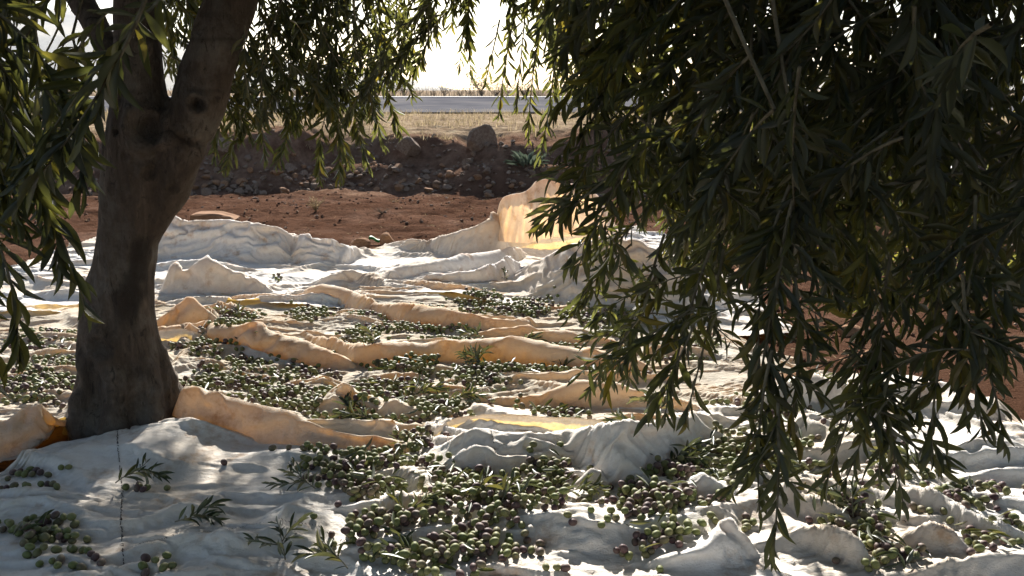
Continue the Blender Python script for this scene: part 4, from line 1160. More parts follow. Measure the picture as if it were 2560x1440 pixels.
# near, dark branches hanging at the left edge
mass(LSL, TWL, 34, [(-280, -350, 150), (-30, -350, 150), (50, -350, 40)], (1.0, 1.5), L0=0.056, ln=(0.18, 0.34), lateral=0.5)
mass(LSL, TWL, 18, [(-180, 250, 560), (-10, 280, 600), (70, 300, 520)], (1.0, 1.4), L0=0.056, ln=(0.18, 0.3), lateral=0.5)
for (u_, v_, y_, du, dy, dl) in [(292, 545, 0.85, -.10, .0, .20), (255, 330, 0.85, -.12, .0, .14), (270, 440, 0.9, -.12, 0, .18), (235, 730, 0.95, -.06, .0, .24), (300, 840, 0.95, -.09, .0, .26),
                                 (130, 940, 0.9, -.03, 0, .22), (60, 1020, 0.88, -.02, 0, .26), (10, 960, 0.9, -.05, 0, .26), (150, 660, 0.9, -.05, 0, .24), (60, 760, 0.95, -.04, 0, .26), (205, 620, 0.9, -.08, 0, .22), (-10, 700, 0.9, -.02, 0, .3)]:
    tip = at_y(u_ - 85, v_ - 60, y_ + 0.2); sprig(LSL, tip + A(du, dy, dl), tip, TWL, 0.058, spread=0.8)
finish_tree(tree_l, LSL, TWL)
crown_cloud(tree_l, 800, ((-2.6, -0.66), (2.8, 5.0), (1.88, 2.6)), 42, front=2.42)
crown_cloud(tree_l, 850, ((-2.6, -0.2), (0.3, 2.6), (1.75, 2.6)), 42)  # unseen leaves added to darken the near left branches
limb(tree_l, [chains[0][0][-1], (-1.5, 3.2, 2.3), (-1.6, 3.9, 2.4)], 0.035, 0.012)
limb(tree_l, [chains[1][0][-1], (-0.7, 3.3, 2.15), (-0.45, 3.5, 2.05), (-0.3, 3.4, 1.8)], 0.04, 0.010)
limb(tree_l, [chains[1][0][-6], (-0.9, 3.3, 1.9), (-0.75, 4.2, 2.2)], 0.03, 0.010)
limb(tree_l, [chains[2][0][-1], (-1.7, 2.4, 2.0), (-1.5, 1.5, 2.0), (-0.9, 1.0, 1.7)], 0.03, 0.010)
limb(tree_l, [chains[0][0][-8], (-1.3, 2.2, 2.0), (-0.9, 1.4, 1.9)], 0.025, 0.008)

# ------------------------------------------------------------------ the right olive tree (its stem stands outside the frame)
tree_r = obj('olive_tree', None, label='dark olive branches hanging like a curtain on the right', cat='tree')
tree_r.location = (2.35, 1.35, 0)
bpy.context.view_layer.update()
LSR, TWR = Leaves(), []
low_edge = [(1310, -300, 40), (1390, -300, 170), (1450, -300, 270), (1510, -300, 370), (1570, -300, 520), (1630, -300, 700), (1690, -300, 780), (1800, -300, 760), (1880, -300, 800), (1960, -300, 820), (2060, -300, 820), (2160, -300, 860), (2300, -300, 830), (2420, -300, 800), (2520, -300, 790), (2640, -300, 760)]
mass(LSR, TWR, 215, low_edge, (1.2, 1.75), L0=0.053, lateral=0.75, ln=(0.16, 0.32), side=1950)
mass(LSR, TWR, 235, [(a, b_, c - 60) for a, b_, c in low_edge], (1.75, 2.4), L0=0.052, lateral=0.75, ln=(0.16, 0.34), side=1950)
mass(LSR, TWR, 80, [(1320, -200, 280), (1420, -200, 420), (1560, -200, 640), (1800, -200, 720), (2100, -200, 760), (2640, -200, 740)], (2.4, 3.2), L0=0.054, lateral=0.6, ln=(0.2, 0.36), side=1950)
mass(LSR, TWR, 70, [(2640, -300, 900), (3000, -300, 820), (3500, -300, 700)], (1.2, 2.2), L0=0.053, lateral=0.75, ln=(0.16, 0.32))
# the thin upper fringe against the sky
mass(LSR, TWR, 30, [(1040, -250, 90), (1130, -250, 130), (1240, -250, 90), (1360, -250, 200), (1420, -250, 260)], (2.5, 3.0), L0=0.056)
TIPS = [(1370, 565, 1.45, .16, .0, .14), (1400, 545, 1.5, .15, .05, .2), (1440, 680, 1.45, .12, 0, .26), (1500, 700, 1.5, .08, 0, .3), (1415, 800, 1.9, .16, .1, .16), (1440, 770, 1.9, .16, .1, .2), (1480, 660, 1.7, .08, 0, .3),
        (1470, 985, 1.55, .14, 0, .20), (1510, 1000, 1.6, .1, 0, .26), (1620, 1040, 1.3, .08, 0, .22), (1660, 1050, 1.3, .06, 0, .28), (1570, 960, 1.6, .06, 0, .3), (1710, 1060, 1.35, .05, 0, .3),
        (1930, 1415, 1.15, -.01, 0, .26), (1900, 1290, 1.17, .0, 0, .26), (1960, 1180, 1.2, .0, .02, .3), (1870, 1120, 1.2, .03, 0, .3), (1940, 1060, 1.2, .0, 0, .34), (1905, 960, 1.22, .02, 0, .3),
        (2060, 1230, 1.25, .06, 0, .24), (2110, 1210, 1.25, .03, 0, .26), (2260, 1270, 1.3, -.08, 0, .26), (2200, 1190, 1.3, -.03, 0, .28), (2150, 1090, 1.3, .02, 0, .3), (2080, 1130, 1.3, .05, 0, .3),
        (2330, 1160, 1.2, .0, 0, .24), (2420, 1060, 1.2, -.02, 0, .26), (2510, 1120, 1.15, -.1, 0, .22), (2460, 1090, 1.15, -.06, 0, .24), (2290, 1040, 1.25, .02, 0, .28), (2500, 960, 1.2, -.06, 0, .24), (2380, 960, 1.2, 0, 0, .28),
        (1245, 300, 2.7, .06, 0, .34), (1210, 215, 2.75, .05, 0, .2), (1320, 360, 2.5, .05, 0, .4), (1350, 400, 2.4, .05, 0, .4), (1150, 170, 2.8, .05, 0, .28), (1180, 200, 2.8, .0, 0, .3), (1090, 110, 2.9, -.02, 0, .3), (1290, 270, 2.6, .04, 0, .4),
        (1380, 300, 1.6, .14, 0, .2), (1395, 400, 1.6, .14, 0, .2), (1420, 470, 1.6, .12, 0, .24)]
for (u_, v_, y_, du, dy, dl) in TIPS:
    tip = at_y(u_, v_, y_); rt = tip + A(du, dy, dl)
    sprig(LSR, rt, tip, TWR, 0.054 if y_ < 2 else 0.050, r0=0.003, bow=0.12, spacing=0.017)
    if y_ < 2:                        # side shoots
        for f_ in ((0.2, 0.42, 0.62) if v_ < 950 else (0.15, 0.4)):
            b_ = rt + (tip - rt) * (f_ + random.uniform(-0.08, 0.08)); l_ = random.uniform(0.07, 0.13)
            sprig(LSR, b_, b_ + A(random.choice((-1, 1)) * l_ * random.uniform(0.5, 1.0), random.gauss(0, 0.04), -l_ * random.uniform(0.3, 0.9)), TWR, 0.048, r0=0.0016, spacing=0.015)
finish_tree(tree_r, LSR, TWR)
crown_cloud(tree_r, 800, ((-0.8, 3.2), (-1.8, 2.3), (1.65, 2.6)), 42)  # unseen leaves added overhead and behind the camera to block skylight
crown_cloud(tree_r, 1500, ((0.25, 3.0), (1.9, 4.0), (1.8, 2.7)), 42, front=0.95)  # unseen leaves added to keep the sun off the hanging curtain
crown_cloud(tree_r, 260, ((0.6, 3.0), (-1.8, -0.3), (0.9, 1.75)), 40)
limb(tree_r, [(2.35, 1.35, -0.1), (2.33, 1.36, 0.4), (2.38, 1.3, 0.8), (2.25, 1.35, 1.2), (2.1, 1.4, 1.7), (1.7, 1.5, 2.1), (1.2, 1.6, 2.2), (0.7, 1.9, 2.05), (0.35, 2.4, 1.85)], 0.13, 0.012, 12, 'trunk')
limb(tree_r, [(2.25, 1.35, 1.1), (1.9, 1.0, 1.8), (1.3, 0.7, 2.1), (0.5, 0.4, 2.15)], 0.06, 0.012)
limb(tree_r, [(1.7, 1.5, 2.05), (1.3, 1.75, 1.95), (1.0, 1.7, 1.6), (0.9, 1.6, 1.25)], 0.03, 0.005)
limb(tree_r, [(1.5, 1.5, 2.1), (1.0, 1.45, 1.9), (0.75, 1.45, 1.5), (0.62, 1.42, 1.1)], 0.025, 0.004)
limb(tree_r, [(2.1, 1.5, 1.6), (1.7, 1.8, 1.7), (1.45, 1.9, 1.4), (1.3, 1.8, 1.1)], 0.03, 0.005)

# ------------------------------------------------------------------ cut sprigs lying on the cloth
SPR = [(790, 1255, 150, 1.2, 'leafy sprig at the edge of the pile, lower left'), (290, 1225, 20, 1.1, 'shaded leafy sprig beside the dark seam'), (440, 1330, 5, .9, 'sprig half buried in a shaded crease at bottom left'),
       (590, 795, 60, .8, 'sprig standing among olives behind the trunk fold'), (1195, 935, 80, 1.4, 'large pale sprig in front of the long orange fold'), (1235, 930, 120, 1.3, 'second sprig of the clump by the long orange fold'),
       (1400, 925, 70, 1.2, 'upright sprig at the right part of the long orange fold'), (1300, 860, 40, .9, 'sprig on the fold behind the long orange one'), (1220, 852, 130, .9, 'pale sprig behind the long orange fold, left part'),
       (955, 1062, 150, 1.2, 'leafy sprig left of the frayed fold'), (1010, 1000, 40, 1.2, 'sprig between the two white lumps'), (870, 1050, 80, .8, 'thin sprig below the big white lump'), (1120, 1010, 20, 1.0, 'sprig near the left end of the orange hem'),
       (1010, 1340, 75, 1.1, 'upright sprig above the bottom centre pile'), (1150, 1275, 30, 1.1, 'sprig across the pile at lower centre'), (1080, 1400, 160, 1.1, 'sprig inside the bottom centre pile'), (715, 1425, 110, 1.0, 'sprig at the bottom edge, left of centre'),
       (870, 1430, 140, 1.0, 'sprig at the bottom edge beside the pile'), (1690, 1140, 130, 1.2, 'sprig on the broad green pile'), (1670, 1190, 20, 1.0, 'sprig on the left flank of the green pile'), (1610, 1170, 160, .9, 'thin sprig by the shaded mound, right side'),
       (2310, 1205, 115, 1.2, 'grey-leaved sprig on the bright slope at right'), (2130, 1320, 80, 1.0, 'sprig on the pile at lower right'), (1860, 1200, 10, 1.2, 'sprig on the green pile under the hanging branch'), (1260, 712, 75, .8, 'dark small sprig in the far hollow of the stained cloth'),
       (560, 800, 100, .7, 'small sprig left of the far olive heap'), (1530, 905, 60, 1.0, 'sprig at the right end of the long orange fold'), (1400, 1260, 20, .9, 'sprig among the olives below the shaded mound'), (940, 905, 100, .6, 'tiny sprig leaning on the orange fold'),
       (2000, 1010, 20, 1.0, 'sprig on the far edge of the front cloth at right'), (1720, 875, 30, 1.1, 'sprig on the bluish cloth at the far right'), (1250, 1300, 60, .9, 'sprig lying across the lower centre pile')]
for (u_, v_, ang, scl, lab) in SPR:
    X, Y = ground(u_, v_, 0.02)
    X, Y = float(X), float(Y)
    z = float(top_z(X, Y)) + 0.012
    ln = 0.115 * scl
    a = math.radians(ang)
    LS, TW = Leaves(), []
    for q_ in range(3 if scl > 0.85 else 2):
        a2 = a + (0, 0.7, -0.6)[q_] + random.gauss(0, 0.2); l2 = ln * (1, 0.75, 0.65)[q_]
        st_ = A(0, 0, 0) if q_ == 0 else TW[0][0][3 + q_]
        tip = st_ + A(math.cos(a2) * l2, math.sin(a2) * l2 * 0.8, 0.004 + (0.05 if 55 < ang < 125 and q_ == 0 else 0.012) * random.random())
        sprig(LS, st_, tip, TW, random.uniform(0.042, 0.052), spacing=0.014, spread=0.8, r0=0.0018, hang=0.05, lying=True)
    for k in range(len(LS.p)):      # nothing sinks into the cloth
        q = LS.p[k] + unit(LS.d[k]) * LS.l[k]
        zt = float(top_z(X + q[0], Y + q[1])) + 0.006 - z
        if q[2] < zt: LS.d[k] = unit(LS.d[k]) * LS.l[k] + A(0, 0, zt - q[2])
    root = obj('olive_sprig', None, label=lab, cat='sprig', group='cut sprigs on the cloths')
    root.location = (X, Y, z)
    for tw_ in TW:
        V, Fc = tube(*tw_, 5)
        obj('stem', mk_mesh('stem', V, Fc, M_twig), root)
    fr = LS.frames()
    for i in range(len(fr[0])): leaf_obj(root, fr, i, M_leaf_cut, None)

# single fallen leaves
lf = mk_mesh('fallen_leaf', TV * A(1, 1, 0.9), TF, M_leaf_cut, attr={'rnd': np.full(len(TV), 0.6)})
lf2 = mk_mesh('fallen_leaf', TV * A(1, 1, 0.5), TF, M_leaf_cut, attr={'rnd': np.full(len(TV), 0.92)})
big = [p for p in POOLS if p[4] > 40 and p[7] not in ('far',)]
for k in range(280):
    p = big[k % len(big)]
    u_ = p[0] + random.gauss(0, 0.55) * p[2]; v_ = p[1] + random.gauss(0, 0.55) * p[3]
    X, Y = ground(u_, v_, 0.03); X, Y = float(X), float(Y)
    zc = float(top_z(X, Y))
    kx, ky = key(X, Y)
    for a in (-1, 0, 1):
        for b in (-1, 0, 1):
            for q in cell.get((kx + a, ky + b), ()):
                if (q[0] - X) ** 2 + (q[1] - Y) ** 2 < 0.018 ** 2: zc = max(zc, q[2] + q[3] * 0.9)
    o = obj('fallen_leaf', lf if k % 3 else lf2, label=f'loose olive leaf {p[7]}', cat='leaf', group=f'loose leaves {p[7]}')
    L = random.uniform(0.04, 0.062)
    o.matrix_world = Matrix.Translation((X, Y, zc + 0.004)) @ Matrix.Rotation(random.uniform(0, 6.28), 4, 'Z') @ Matrix.Rotation(random.gauss(-0.12, 0.25), 4, 'Y') @ Matrix.Rotation(random.choice((0, 0, 2.9)) + random.gauss(0, 0.4), 4, 'X') @ Matrix.Diagonal((L, L * 0.19, L, 1))

# ------------------------------------------------------------------ stones
import bmesh
def rock_mesh(name, seed, mat, sub=3, flat=0.7, rough=0.35, cuts=5):
    bm = bmesh.new(); bmesh.ops.create_icosphere(bm, subdivisions=sub, radius=1.0)
    r_ = random.Random(seed)
    planes = [(unit(A(r_.gauss(0, 1), r_.gauss(0, 1), r_.gauss(0, 0.8))), r_.uniform(0.5, 0.8)) for _ in range(cuts * 2)]
    P = np.array([v.co[:] for v in bm.verts])
    for n, d in planes:
        e = P @ n - d
        P = P - np.clip(e, 0, None)[:, None] * n * 0.92
    P = P * (1 + rough * 0.35 * noise3(P, 1.3, seed) + rough * 0.14 * noise3(P, 4.0, seed + 2))[:, None]
    P[:, 2] *= flat
    for v, p in zip(bm.verts, P): v.co = p
    me = bpy.data.meshes.new(name); bm.to_mesh(me); bm.free()
    me.materials.append(mat)
    return me
def stone(name, u_, v_, wpx, hpx, mat, seed, label, y=None, rz=0.3, dep=0.8, cat='stone', group=None, sub=4, tilt=0.0, rough=.35, cuts=5):
    """stone with its foot at the pixel (u, v)"""
    if y is None: X, Y = ground(u_, v_, 0.0)
    else: Y = y; X = at_y(u_, v_, y)[0]
    X, Y = float(X), float(Y)
    sc = F / (Y * cp)
    w_, h_ = wpx / sc, hpx / sc
    o = obj(name, rock_mesh(name, seed, mat, sub, 1.0, rough, cuts), label=label, cat=cat, group=group)
    o.scale = (w_ / 2 * 1.15, w_ / 2 * dep, h_ / 2 * 1.2)
    o.rotation_euler = (0, tilt, rz)
    zb = float(at_y(u_, v_, Y)[2]) if y is not None else float(ground_z(np.array([X]), np.array([Y]))[0])
    o.location = (X, Y, zb + h_ * 0.40)
stone('boulder', 1205, 385, 74, 74, M_stone, 3, 'large upright boulder on top of the bank casting a long shadow', y=10.0, rz=0.4)
def slab():
    X, Y = ground(540, 560); X, Y = float(X), float(Y)
    bm = bmesh.new(); bmesh.ops.create_cube(bm, size=1.0)
    bmesh.ops.subdivide_edges(bm, edges=bm.edges[:], cuts=7, use_grid_fill=True)
    for v_ in bm.verts:
        p = A(*v_.co)
        taper = 1 - 0.55 * max(0, p[0] - 0.1) * (p[2] > 0)
        q = A(p[0] * 0.36, p[1] * 0.20, (p[2] + 0.5) * 0.125 * taper)
        q += 0.006 * A(*[float(noise3((p * 1.0 + 3 * k)[None], 2.5, 5 + k)[0]) for k in range(3)]) + 0.003 * A(*[float(noise3((p * 1.0 + 3 * k)[None], 9, 9 + k)[0]) for k in range(3)])
        r2 = max(0, max(abs(p[0]), abs(p[1])) - 0.40)
        q[2] -= 0.12 * r2 * (p[2] > 0.3)
        v_.co = q
    m_ = bpy.data.meshes.new('flat_stone'); bm.to_mesh(m_); bm.free(); m_.materials.append(M_red)
    o = obj('flat_stone', m_, label='flat pinkish stone slab on the soil behind the back cloth', cat='stone')
    o.location = (X, Y, float(ground_z(np.array([X]), np.array([Y]))[0]) - 0.01); o.rotation_euler = (0, 0.03, 0.08)
slab()
stone('stone', 895, 618, 72, 34, M_red, 11, 'reddish stone at the back edge of the cloth, left of the green scrap', rz=1)
stone('stone', 968, 615, 56, 40, M_red, 12, 'rounded reddish stone right of the green scrap', rz=2)
stone('stone', 1015, 614, 34, 20, M_red, 13, 'small reddish stone beside the cloth edge near the rounded one', rz=.5)
stone('stone', 1372, 365, 44, 28, M_red, 14, 'orange stone on the verge behind the branches', y=10.7)
stone('stone', 1025, 385, 58, 44, M_stone, 15, 'greyish stone half sunk in the shaded bank, left of the boulder', y=10.05)
stone('stone', 1172, 420, 34, 28, M_stone, 16, 'pale grey stone in the bank under the boulder', y=9.85)
stone('stone', 562, 392, 60, 52, M_stone, 17, 'large stone on the bank just right of the trunk', y=10.0)
stone('stone', 1330, 340, 40, 24, M_stone, 18, 'pale stone on the straw verge right of the boulder', y=11.2)
stone('stone', 1965, 965, 95, 66, M_red, 21, 'orange brown stone at the right end of the cloths', rz=.4)
stone('stone', 2030, 958, 60, 52, M_red, 22, 'smaller orange stone touching the brown one at right', rz=1.3)
stone('stone', 2165, 905, 70, 48, M_red, 23, 'angular orange stone lying on the soil at right', rz=.2)
stone('stone', 2120, 830, 80, 26, M_red, 24, 'low flat stone in the soil seen through the branches', rz=.2)
stone('stone', 2430, 800, 60, 40, M_red, 25, 'reddish stone on the soil near the right edge', rz=.7)
stone('stone', 1850, 690, 50, 30, M_red, 26, 'reddish stone on the soil behind the hanging branches', rz=.7)
RUB = [rock_mesh('rubble_stone', 40 + k, M_stone if k % 3 else M_red, 2, 0.8, 0.4) for k in range(7)]
def rubble(n, ur, fun, smin, smax):
    out = []
    for _ in range(n):
        x = random.uniform(*ur); y = float(bank_foot(np.array([x]))[0]) + fun()
        s_ = smin + (smax - smin) * random.random() ** 2.2
        out.append((x, y, s_))
    return out
rub = rubble(330, (-4.6, -0.2), lambda: random.gauss(0.22, 0.17), 0.02, 0.075) + rubble(120, (-0.4, 2.6), lambda: random.gauss(0.3, 0.22), 0.02, 0.06) + rubble(420, (-4.8, 3.0), lambda: random.uniform(0.0, 0.95), 0.012, 0.05) \
    + [(random.uniform(-4, 2.5), random.uniform(6.5, 9.2), random.uniform(0.008, 0.022)) for _ in range(140)] + [(random.uniform(1.0, 3.2), random.uniform(2.6, 6.5), random.uniform(0.008, 0.03)) for _ in range(160)]
rub.sort(key=lambda t: -t[2] / t[1])
RV, RF, b = [], [], 0
rverts = [(np.array([v.co[:] for v in m.vertices]), np.array([p.vertices[:] for p in m.polygons])) for m in RUB]
for k, (x, y, s_) in enumerate(rub):
    z = float(ground_z(np.array([x]), np.array([y]))[0]) + s_ * 0.25
    e = (random.uniform(-.5, .5), random.uniform(-.5, .5), random.uniform(0, 6.28))
    sc = (s_ * random.uniform(.8, 1.2), s_ * random.uniform(.7, 1.1), s_ * random.uniform(.6, .95))
    if k < 260:
        on_bank = y > 8.9
        if on_bank:
            d_ = y - float(bank_foot(np.array([x]))[0])
            side = ('beside the trunk' if x < -3.2 else 'under the hanging leaves' if x < -2.0 else 'left of the boulder' if x < -1.1 else 'near the boulder' if x < 0.0 else 'near the leafy plant' if x < 1.0 else 'behind the branches') + (', at its foot' if d_ < 0.12 else ', high up' if d_ > 0.4 else ', halfway up') + (', reddish' if k % 7 % 3 == 0 else ', grey')
            lab, grp = f'rubble stone in the shaded bank {side}', f'rubble stones {side}'
        elif y > 6.4: lab, grp = 'small stone on the open soil before the bank', 'stones on the open soil'
        else:
            su_, sv_, _ = proj(np.array([x, y, z]))
            wh = ('close to the cloth edge' if su_ < 1950 else 'between the hanging strands' if su_ < 2300 else 'towards the right edge') + (', nearer' if sv_ > 900 else ', farther' if sv_ < 780 else '') + (', reddish' if k % 7 % 3 == 0 else ', grey')
            lab, grp = f'small stone on the soil under the right branches {wh}', f'stones under the right branches {wh}'
        o = obj('rubble_stone', RUB[k % 7], label=lab, cat='stone', group=grp)
        o.location = (x, y, z); o.rotation_euler = e; o.scale = sc
    else:
        V, Fc = rverts[k % 7]
        Rm = np.array(Matrix.Rotation(e[2], 3, 'Z') @ Matrix.Rotation(e[0], 3, 'X'))
        RV.append((V * A(*sc)) @ Rm.T + A(x, y, z)); RF.append(Fc + b); b += len(V)
obj('rubble', mk_mesh('rubble', np.concatenate(RV), np.concatenate(RF), M_stone, sm=False), label='small stony rubble strewn over the bank and soil', cat='rubble', kind='stuff')
# soil crumbs
CL = rock_mesh('c', 99, M_clod, 1, 0.75, 0.5)
cv = np.array([v.co[:] for v in CL.vertices]); cf = np.array([p.vertices[:] for p in CL.polygons])
n = 3400
cx1 = np.concatenate([rng.uniform(-4.8, 3.2, 1700), rng.uniform(0.9, 3.6, 1700)]); cy1 = np.concatenate([rng.uniform(5.9, 9.5, 1700), rng.uniform(2.3, 7.5, 1700)])
cs = 0.004 + 0.018 * rng.random(n) ** 3
ca = rng.uniform(0, 6.28, n)
zc = ground_z(cx1, cy1)
Vx = cv[None, :, 0] * np.cos(ca)[:, None] - cv[None, :, 1] * np.sin(ca)[:, None]; Vy = cv[None, :, 0] * np.sin(ca)[:, None] + cv[None, :, 1] * np.cos(ca)[:, None]
V = np.stack([cx1[:, None] + Vx * cs[:, None], cy1[:, None] + Vy * cs[:, None], zc[:, None] + cv[None, :, 2] * cs[:, None] + cs[:, None] * 0.2], -1)
obj('soil_clods', mk_mesh('soil_clods', V.reshape(-1, 3), (cf[None] + (np.arange(n) * len(cv))[:, None, None]).reshape(-1, 3), M_clod, sm=False), label='crumbs of red soil on the open ground', cat='soil', kind='stuff')

# ------------------------------------------------------------------ dry grass, weeds, scrub
def blades(px, py, pz, h, w, lean, az, rnd_, k=1):
    n = len(px)
    dx, dy = np.cos(az), np.sin(az)
    sx, sy = -dy, dx
    V = np.empty((n, 5, 3))
    for i, (t, ww) in enumerate(((0, 1), (0, -1), (0.55, 0.7), (0.55, -0.7), (1, 0))):
        V[:, i, 0] = px + dx * lean * h * t ** 1.6 + sx * w * ww; V[:, i, 1] = py + dy * lean * h * t ** 1.6 + sy * w * ww; V[:, i, 2] = pz + h * t * (1 - 0.25 * lean * t)
    T = np.array([(0, 1, 3), (0, 3, 2), (2, 3, 4)])
    return V.reshape(-1, 3), (T[None] + (np.arange(n) * 5)[:, None, None]).reshape(-1, 3), np.repeat(rnd_, 5)
n = 2600
tx = rng.uniform(-9, 9, n); ty = np.where(rng.random(n) < 0.35, rng.uniform(15.6, 17.5, n), 10.15 + 6.6 * rng.random(n) ** 1.25)
ok = (vnoise(tx * 1.1, ty * 1.1, 71) + 0.35 * rng.normal(0, 1, n) > -0.35) & (ty > bank_foot(tx) + 0.85)
tx, ty = tx[ok], ty[ok]
kb = 14
bx_ = np.repeat(tx, kb) + rng.normal(0, 0.05, len(tx) * kb); by_ = np.repeat(ty, kb) + rng.normal(0, 0.05, len(tx) * kb)
hgt = np.repeat(rng.uniform(0.05, 0.17, len(tx)), kb) * rng.uniform(0.5, 1.2, len(bx_))
V, Fc, rr = blades(bx_, by_, ground_z(bx_, by_) - 0.01, hgt, rng.uniform(0.002, 0.0045, len(bx_)), rng.uniform(0.2, 1.3, len(bx_)), rng.uniform(0, 6.28, len(bx_)), rng.random(len(bx_)))
obj('dry_grass', mk_mesh('dry_grass', V, Fc, M_straw, attr={'rnd': rr}), label='pale dry grass on the verge above the bank', cat='grass', kind='stuff')
# straw and chaff on the soil
n = 900
sx_ = rng.uniform(-4.8, 3.5, n); sy_ = rng.uniform(6.2, 9.6, n); k2 = n // 3
sx_[:k2] = rng.uniform(1.0, 3.4, k2); sy_[:k2] = rng.uniform(2.4, 6.0, k2)
V, Fc, rr = blades(sx_, sy_, ground_z(sx_, sy_) + 0.01, rng.uniform(0.01, 0.025, n), rng.uniform(0.001, 0.003, n), rng.uniform(2, 5, n), rng.uniform(0, 6.28, n), rng.random(n))
obj('straw_litter', mk_mesh('straw_litter', V, Fc, M_straw, attr={'rnd': rr}), label='bits of straw scattered on the red soil', cat='straw', kind='stuff')

def bush(name, X, Y, h, wdt, nst, mat, label, cat, group=None, leaf=0.0, seedhead=True):
    z = float(ground_z(np.array([X]), np.array([Y]))[0]) - 0.01
    root = obj(name, None, label=label, cat=cat, group=group); root.location = (X, Y, z)
    VV, FF, b = [], [], 0; LS = Leaves()
    for _ in range(nst):
        a = random.uniform(0, 6.28); r_ = wdt * 0.5 * random.random() ** 0.6; hh = h * random.uniform(0.55, 1.0)
        e = A(math.cos(a) * r_, math.sin(a) * r_, hh)
        pts = bez(A(0, 0, 0), A(e[0] * 0.3, e[1] * 0.3, hh * 0.6), e, 6)
        V, Fc = tube(pts, np.linspace(0.006, 0.002, 6) * max(0.35, h), 3); VV.append(V); FF.append(Fc + b); b += len(V)
        for _k in range(7):
            t = random.uniform(0.35, 1.0); p = pts[min(5, int(t * 5.99))]
            d_ = unit(rng.normal(0, 1, 3) + A(0, 0, 0.5))
            LS.add(p, d_, rng.normal(0, 1, 3), h * random.uniform(0.08, 0.2), h * random.uniform(0.012, 0.035) + leaf, random.random())
    V = np.concatenate(VV)
    obj('stems', mk_mesh('stems', V, np.concatenate(FF), mat, attr={'rnd': np.full(len(V), 0.3)}), root)
    fr = LS.frames()
    build_leaves(fr, np.arange(len(fr[0])), CV, CF, 'twiglets', mat, root, kind='stuff')
X, Y = ground(790, 530); bush('dry_weed', float(X), float(Y), 0.15, 0.22, 26, M_straw, 'small pale dry weed on the soil before the shaded bank', 'weed')
X, Y = ground(955, 536); bush('dry_weed', float(X), float(Y), 0.06, 0.24, 26, M_scrub, 'low dark dead weed on the open soil', 'weed')
X, Y = ground(985, 505); bush('dry_weed', float(X), float(Y), 0.06, 0.16, 14, M_straw, 'tiny straw coloured weed at the edge of the bank shadow', 'weed')
for k in range(26):
    u_ = [930, 985, 1010, 1045, 1085, 1110, 1150, 1175, 1205, 1240, 1270, 1310, 1350, 80, 130, 170, 210, 60, 20, 690, 740, 800, 850, 1400, 1440, 1480][k]
    y = random.uniform(29.5, 40)
    X = (u_ - 1280) / F * y * cp
    h = random.uniform(0.35, 0.8) * (1.25 if k in (8, 9, 10, 11, 14) else 1)
    seen = 'left of the trunk' if u_ < 300 else ('right of the gap' if u_ > 1300 else 'in the bright gap')
    bush('dry_bush', X, y, h, h * random.uniform(1.6, 3.2), 40, M_scrub, f'{"tall" if h > 0.7 else "low" if h < 0.5 else "middling"} hazy dry bush beyond the road {seen}' + ('' if seen != 'in the bright gap' else ', ' + ('at its left end' if u_ < 1030 else 'left of the middle' if u_ < 1120 else 'near the middle' if u_ < 1190 else 'at its right end')), 'bush', f'dry bushes beyond the road {seen}')
# scrubby strip joining them
n = 5200
bx_ = rng.uniform(-30, 30, n); by_ = rng.uniform(28.5, 42, n)
V, Fc, rr = blades(bx_, by_, ground_z(bx_, by_), rng.uniform(0.12, 0.5, n), rng.uniform(0.004, 0.012, n), rng.uniform(0.1, 0.7, n), rng.uniform(0, 6.28, n), rng.random(n))
obj('roadside_grass', mk_mesh('roadside_grass', V, Fc, M_scrub, attr={'rnd': rr}), label='tall dry grass strip beyond the road', cat='grass', kind='stuff')

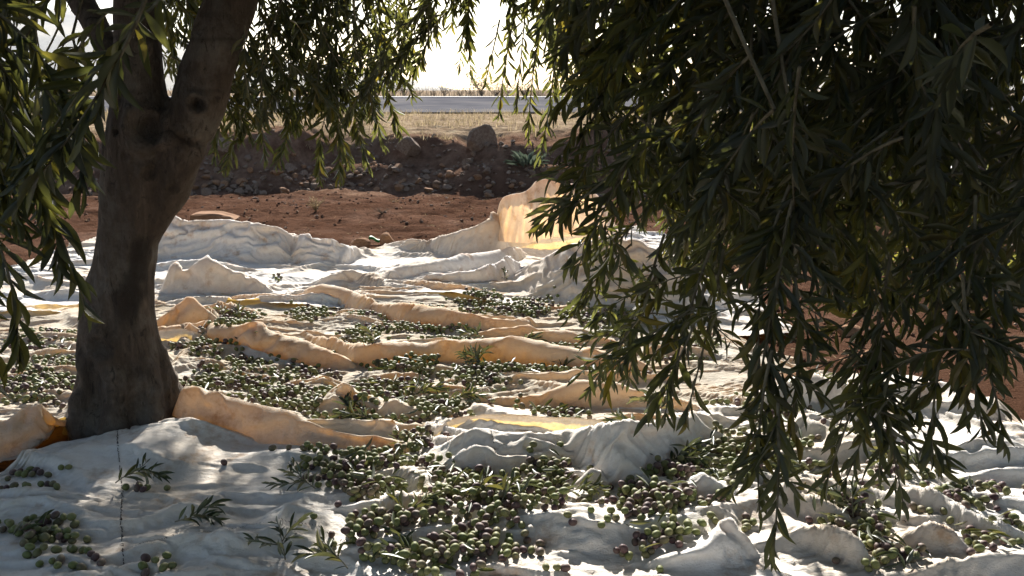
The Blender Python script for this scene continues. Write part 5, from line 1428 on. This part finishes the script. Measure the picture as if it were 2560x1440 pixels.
# grey-green leafy plant at the foot of the bank
X, Y = at_y(1320, 440, 9.55)[:2]
z = float(ground_z(np.array([X]), np.array([Y]))[0])
root = obj('leafy_weed', None, label='grey green leafy plant at the foot of the bank', cat='plant'); root.location = (X, Y, z)
LS = Leaves()
for k in range(70):
    a = random.uniform(0, 6.28); el = random.uniform(0.25, 1.2); rr_ = random.uniform(0, 0.14)
    LS.add(A(math.cos(a) * rr_, math.sin(a) * rr_, random.uniform(0, 0.05)), A(math.cos(a) * math.cos(el), math.sin(a) * math.cos(el), math.sin(el)), A(0, 0, 1), random.uniform(0.10, 0.2), random.uniform(0.03, 0.055), random.random())
fr = LS.frames()
for i in range(70): leaf_obj(root, fr, i, M_weed, None)

# green plastic scrap between the stones
def scrap():
    X, Y = ground(940, 606)
    n1, n2 = 14, 5
    V = []
    for i in range(n1):
        for j in range(n2):
            t = i / (n1 - 1); s_ = j / (n2 - 1) - 0.5
            V.append((0.10 * (t - 0.5), 0.05 * s_ + 0.01 * math.sin(t * 7), 0.010 + 0.010 * math.sin(t * 5 + 1) + 0.010 * math.cos(s_ * 5) - 0.005 * t))
    V = np.array(V)
    Q = [(i * n2 + j, (i + 1) * n2 + j, (i + 1) * n2 + j + 1, i * n2 + j + 1) for i in range(n1 - 1) for j in range(n2 - 1)]
    o = obj('plastic_scrap', mk_mesh('plastic_scrap', V, np.array(Q), M_green), label='bright green plastic scrap between two stones behind the cloth', cat='litter')
    o.location = (float(X), float(Y), float(ground_z(np.array([X]), np.array([Y]))[0]) + 0.035)
    md = o.modifiers.new('thick', 'SOLIDIFY'); md.thickness = 0.003
scrap()

# ------------------------------------------------------------------ air
hz = np.array([(x, y, z) for x in (-2600, 2600) for y in (-2600, 2600) for z in (-12, 190)], float)
hf = np.array([(0, 1, 3, 2), (4, 6, 7, 5), (0, 4, 5, 1), (2, 3, 7, 6), (0, 2, 6, 4), (1, 5, 7, 3)])
mh, nt, out = new_mat('thin_haze')
pv_ = N(nt, 'ShaderNodeVolumePrincipled', Density=0.00013)
pv_.inputs['Color'].default_value = (0.86, 0.92, 1.0, 1)
pv_.inputs['Anisotropy'].default_value = 0.3
nt.links.new(pv_.outputs[0], out.inputs['Volume'])
obj('haze', mk_mesh('haze', hz, hf, mh, sm=False), kind='stuff')
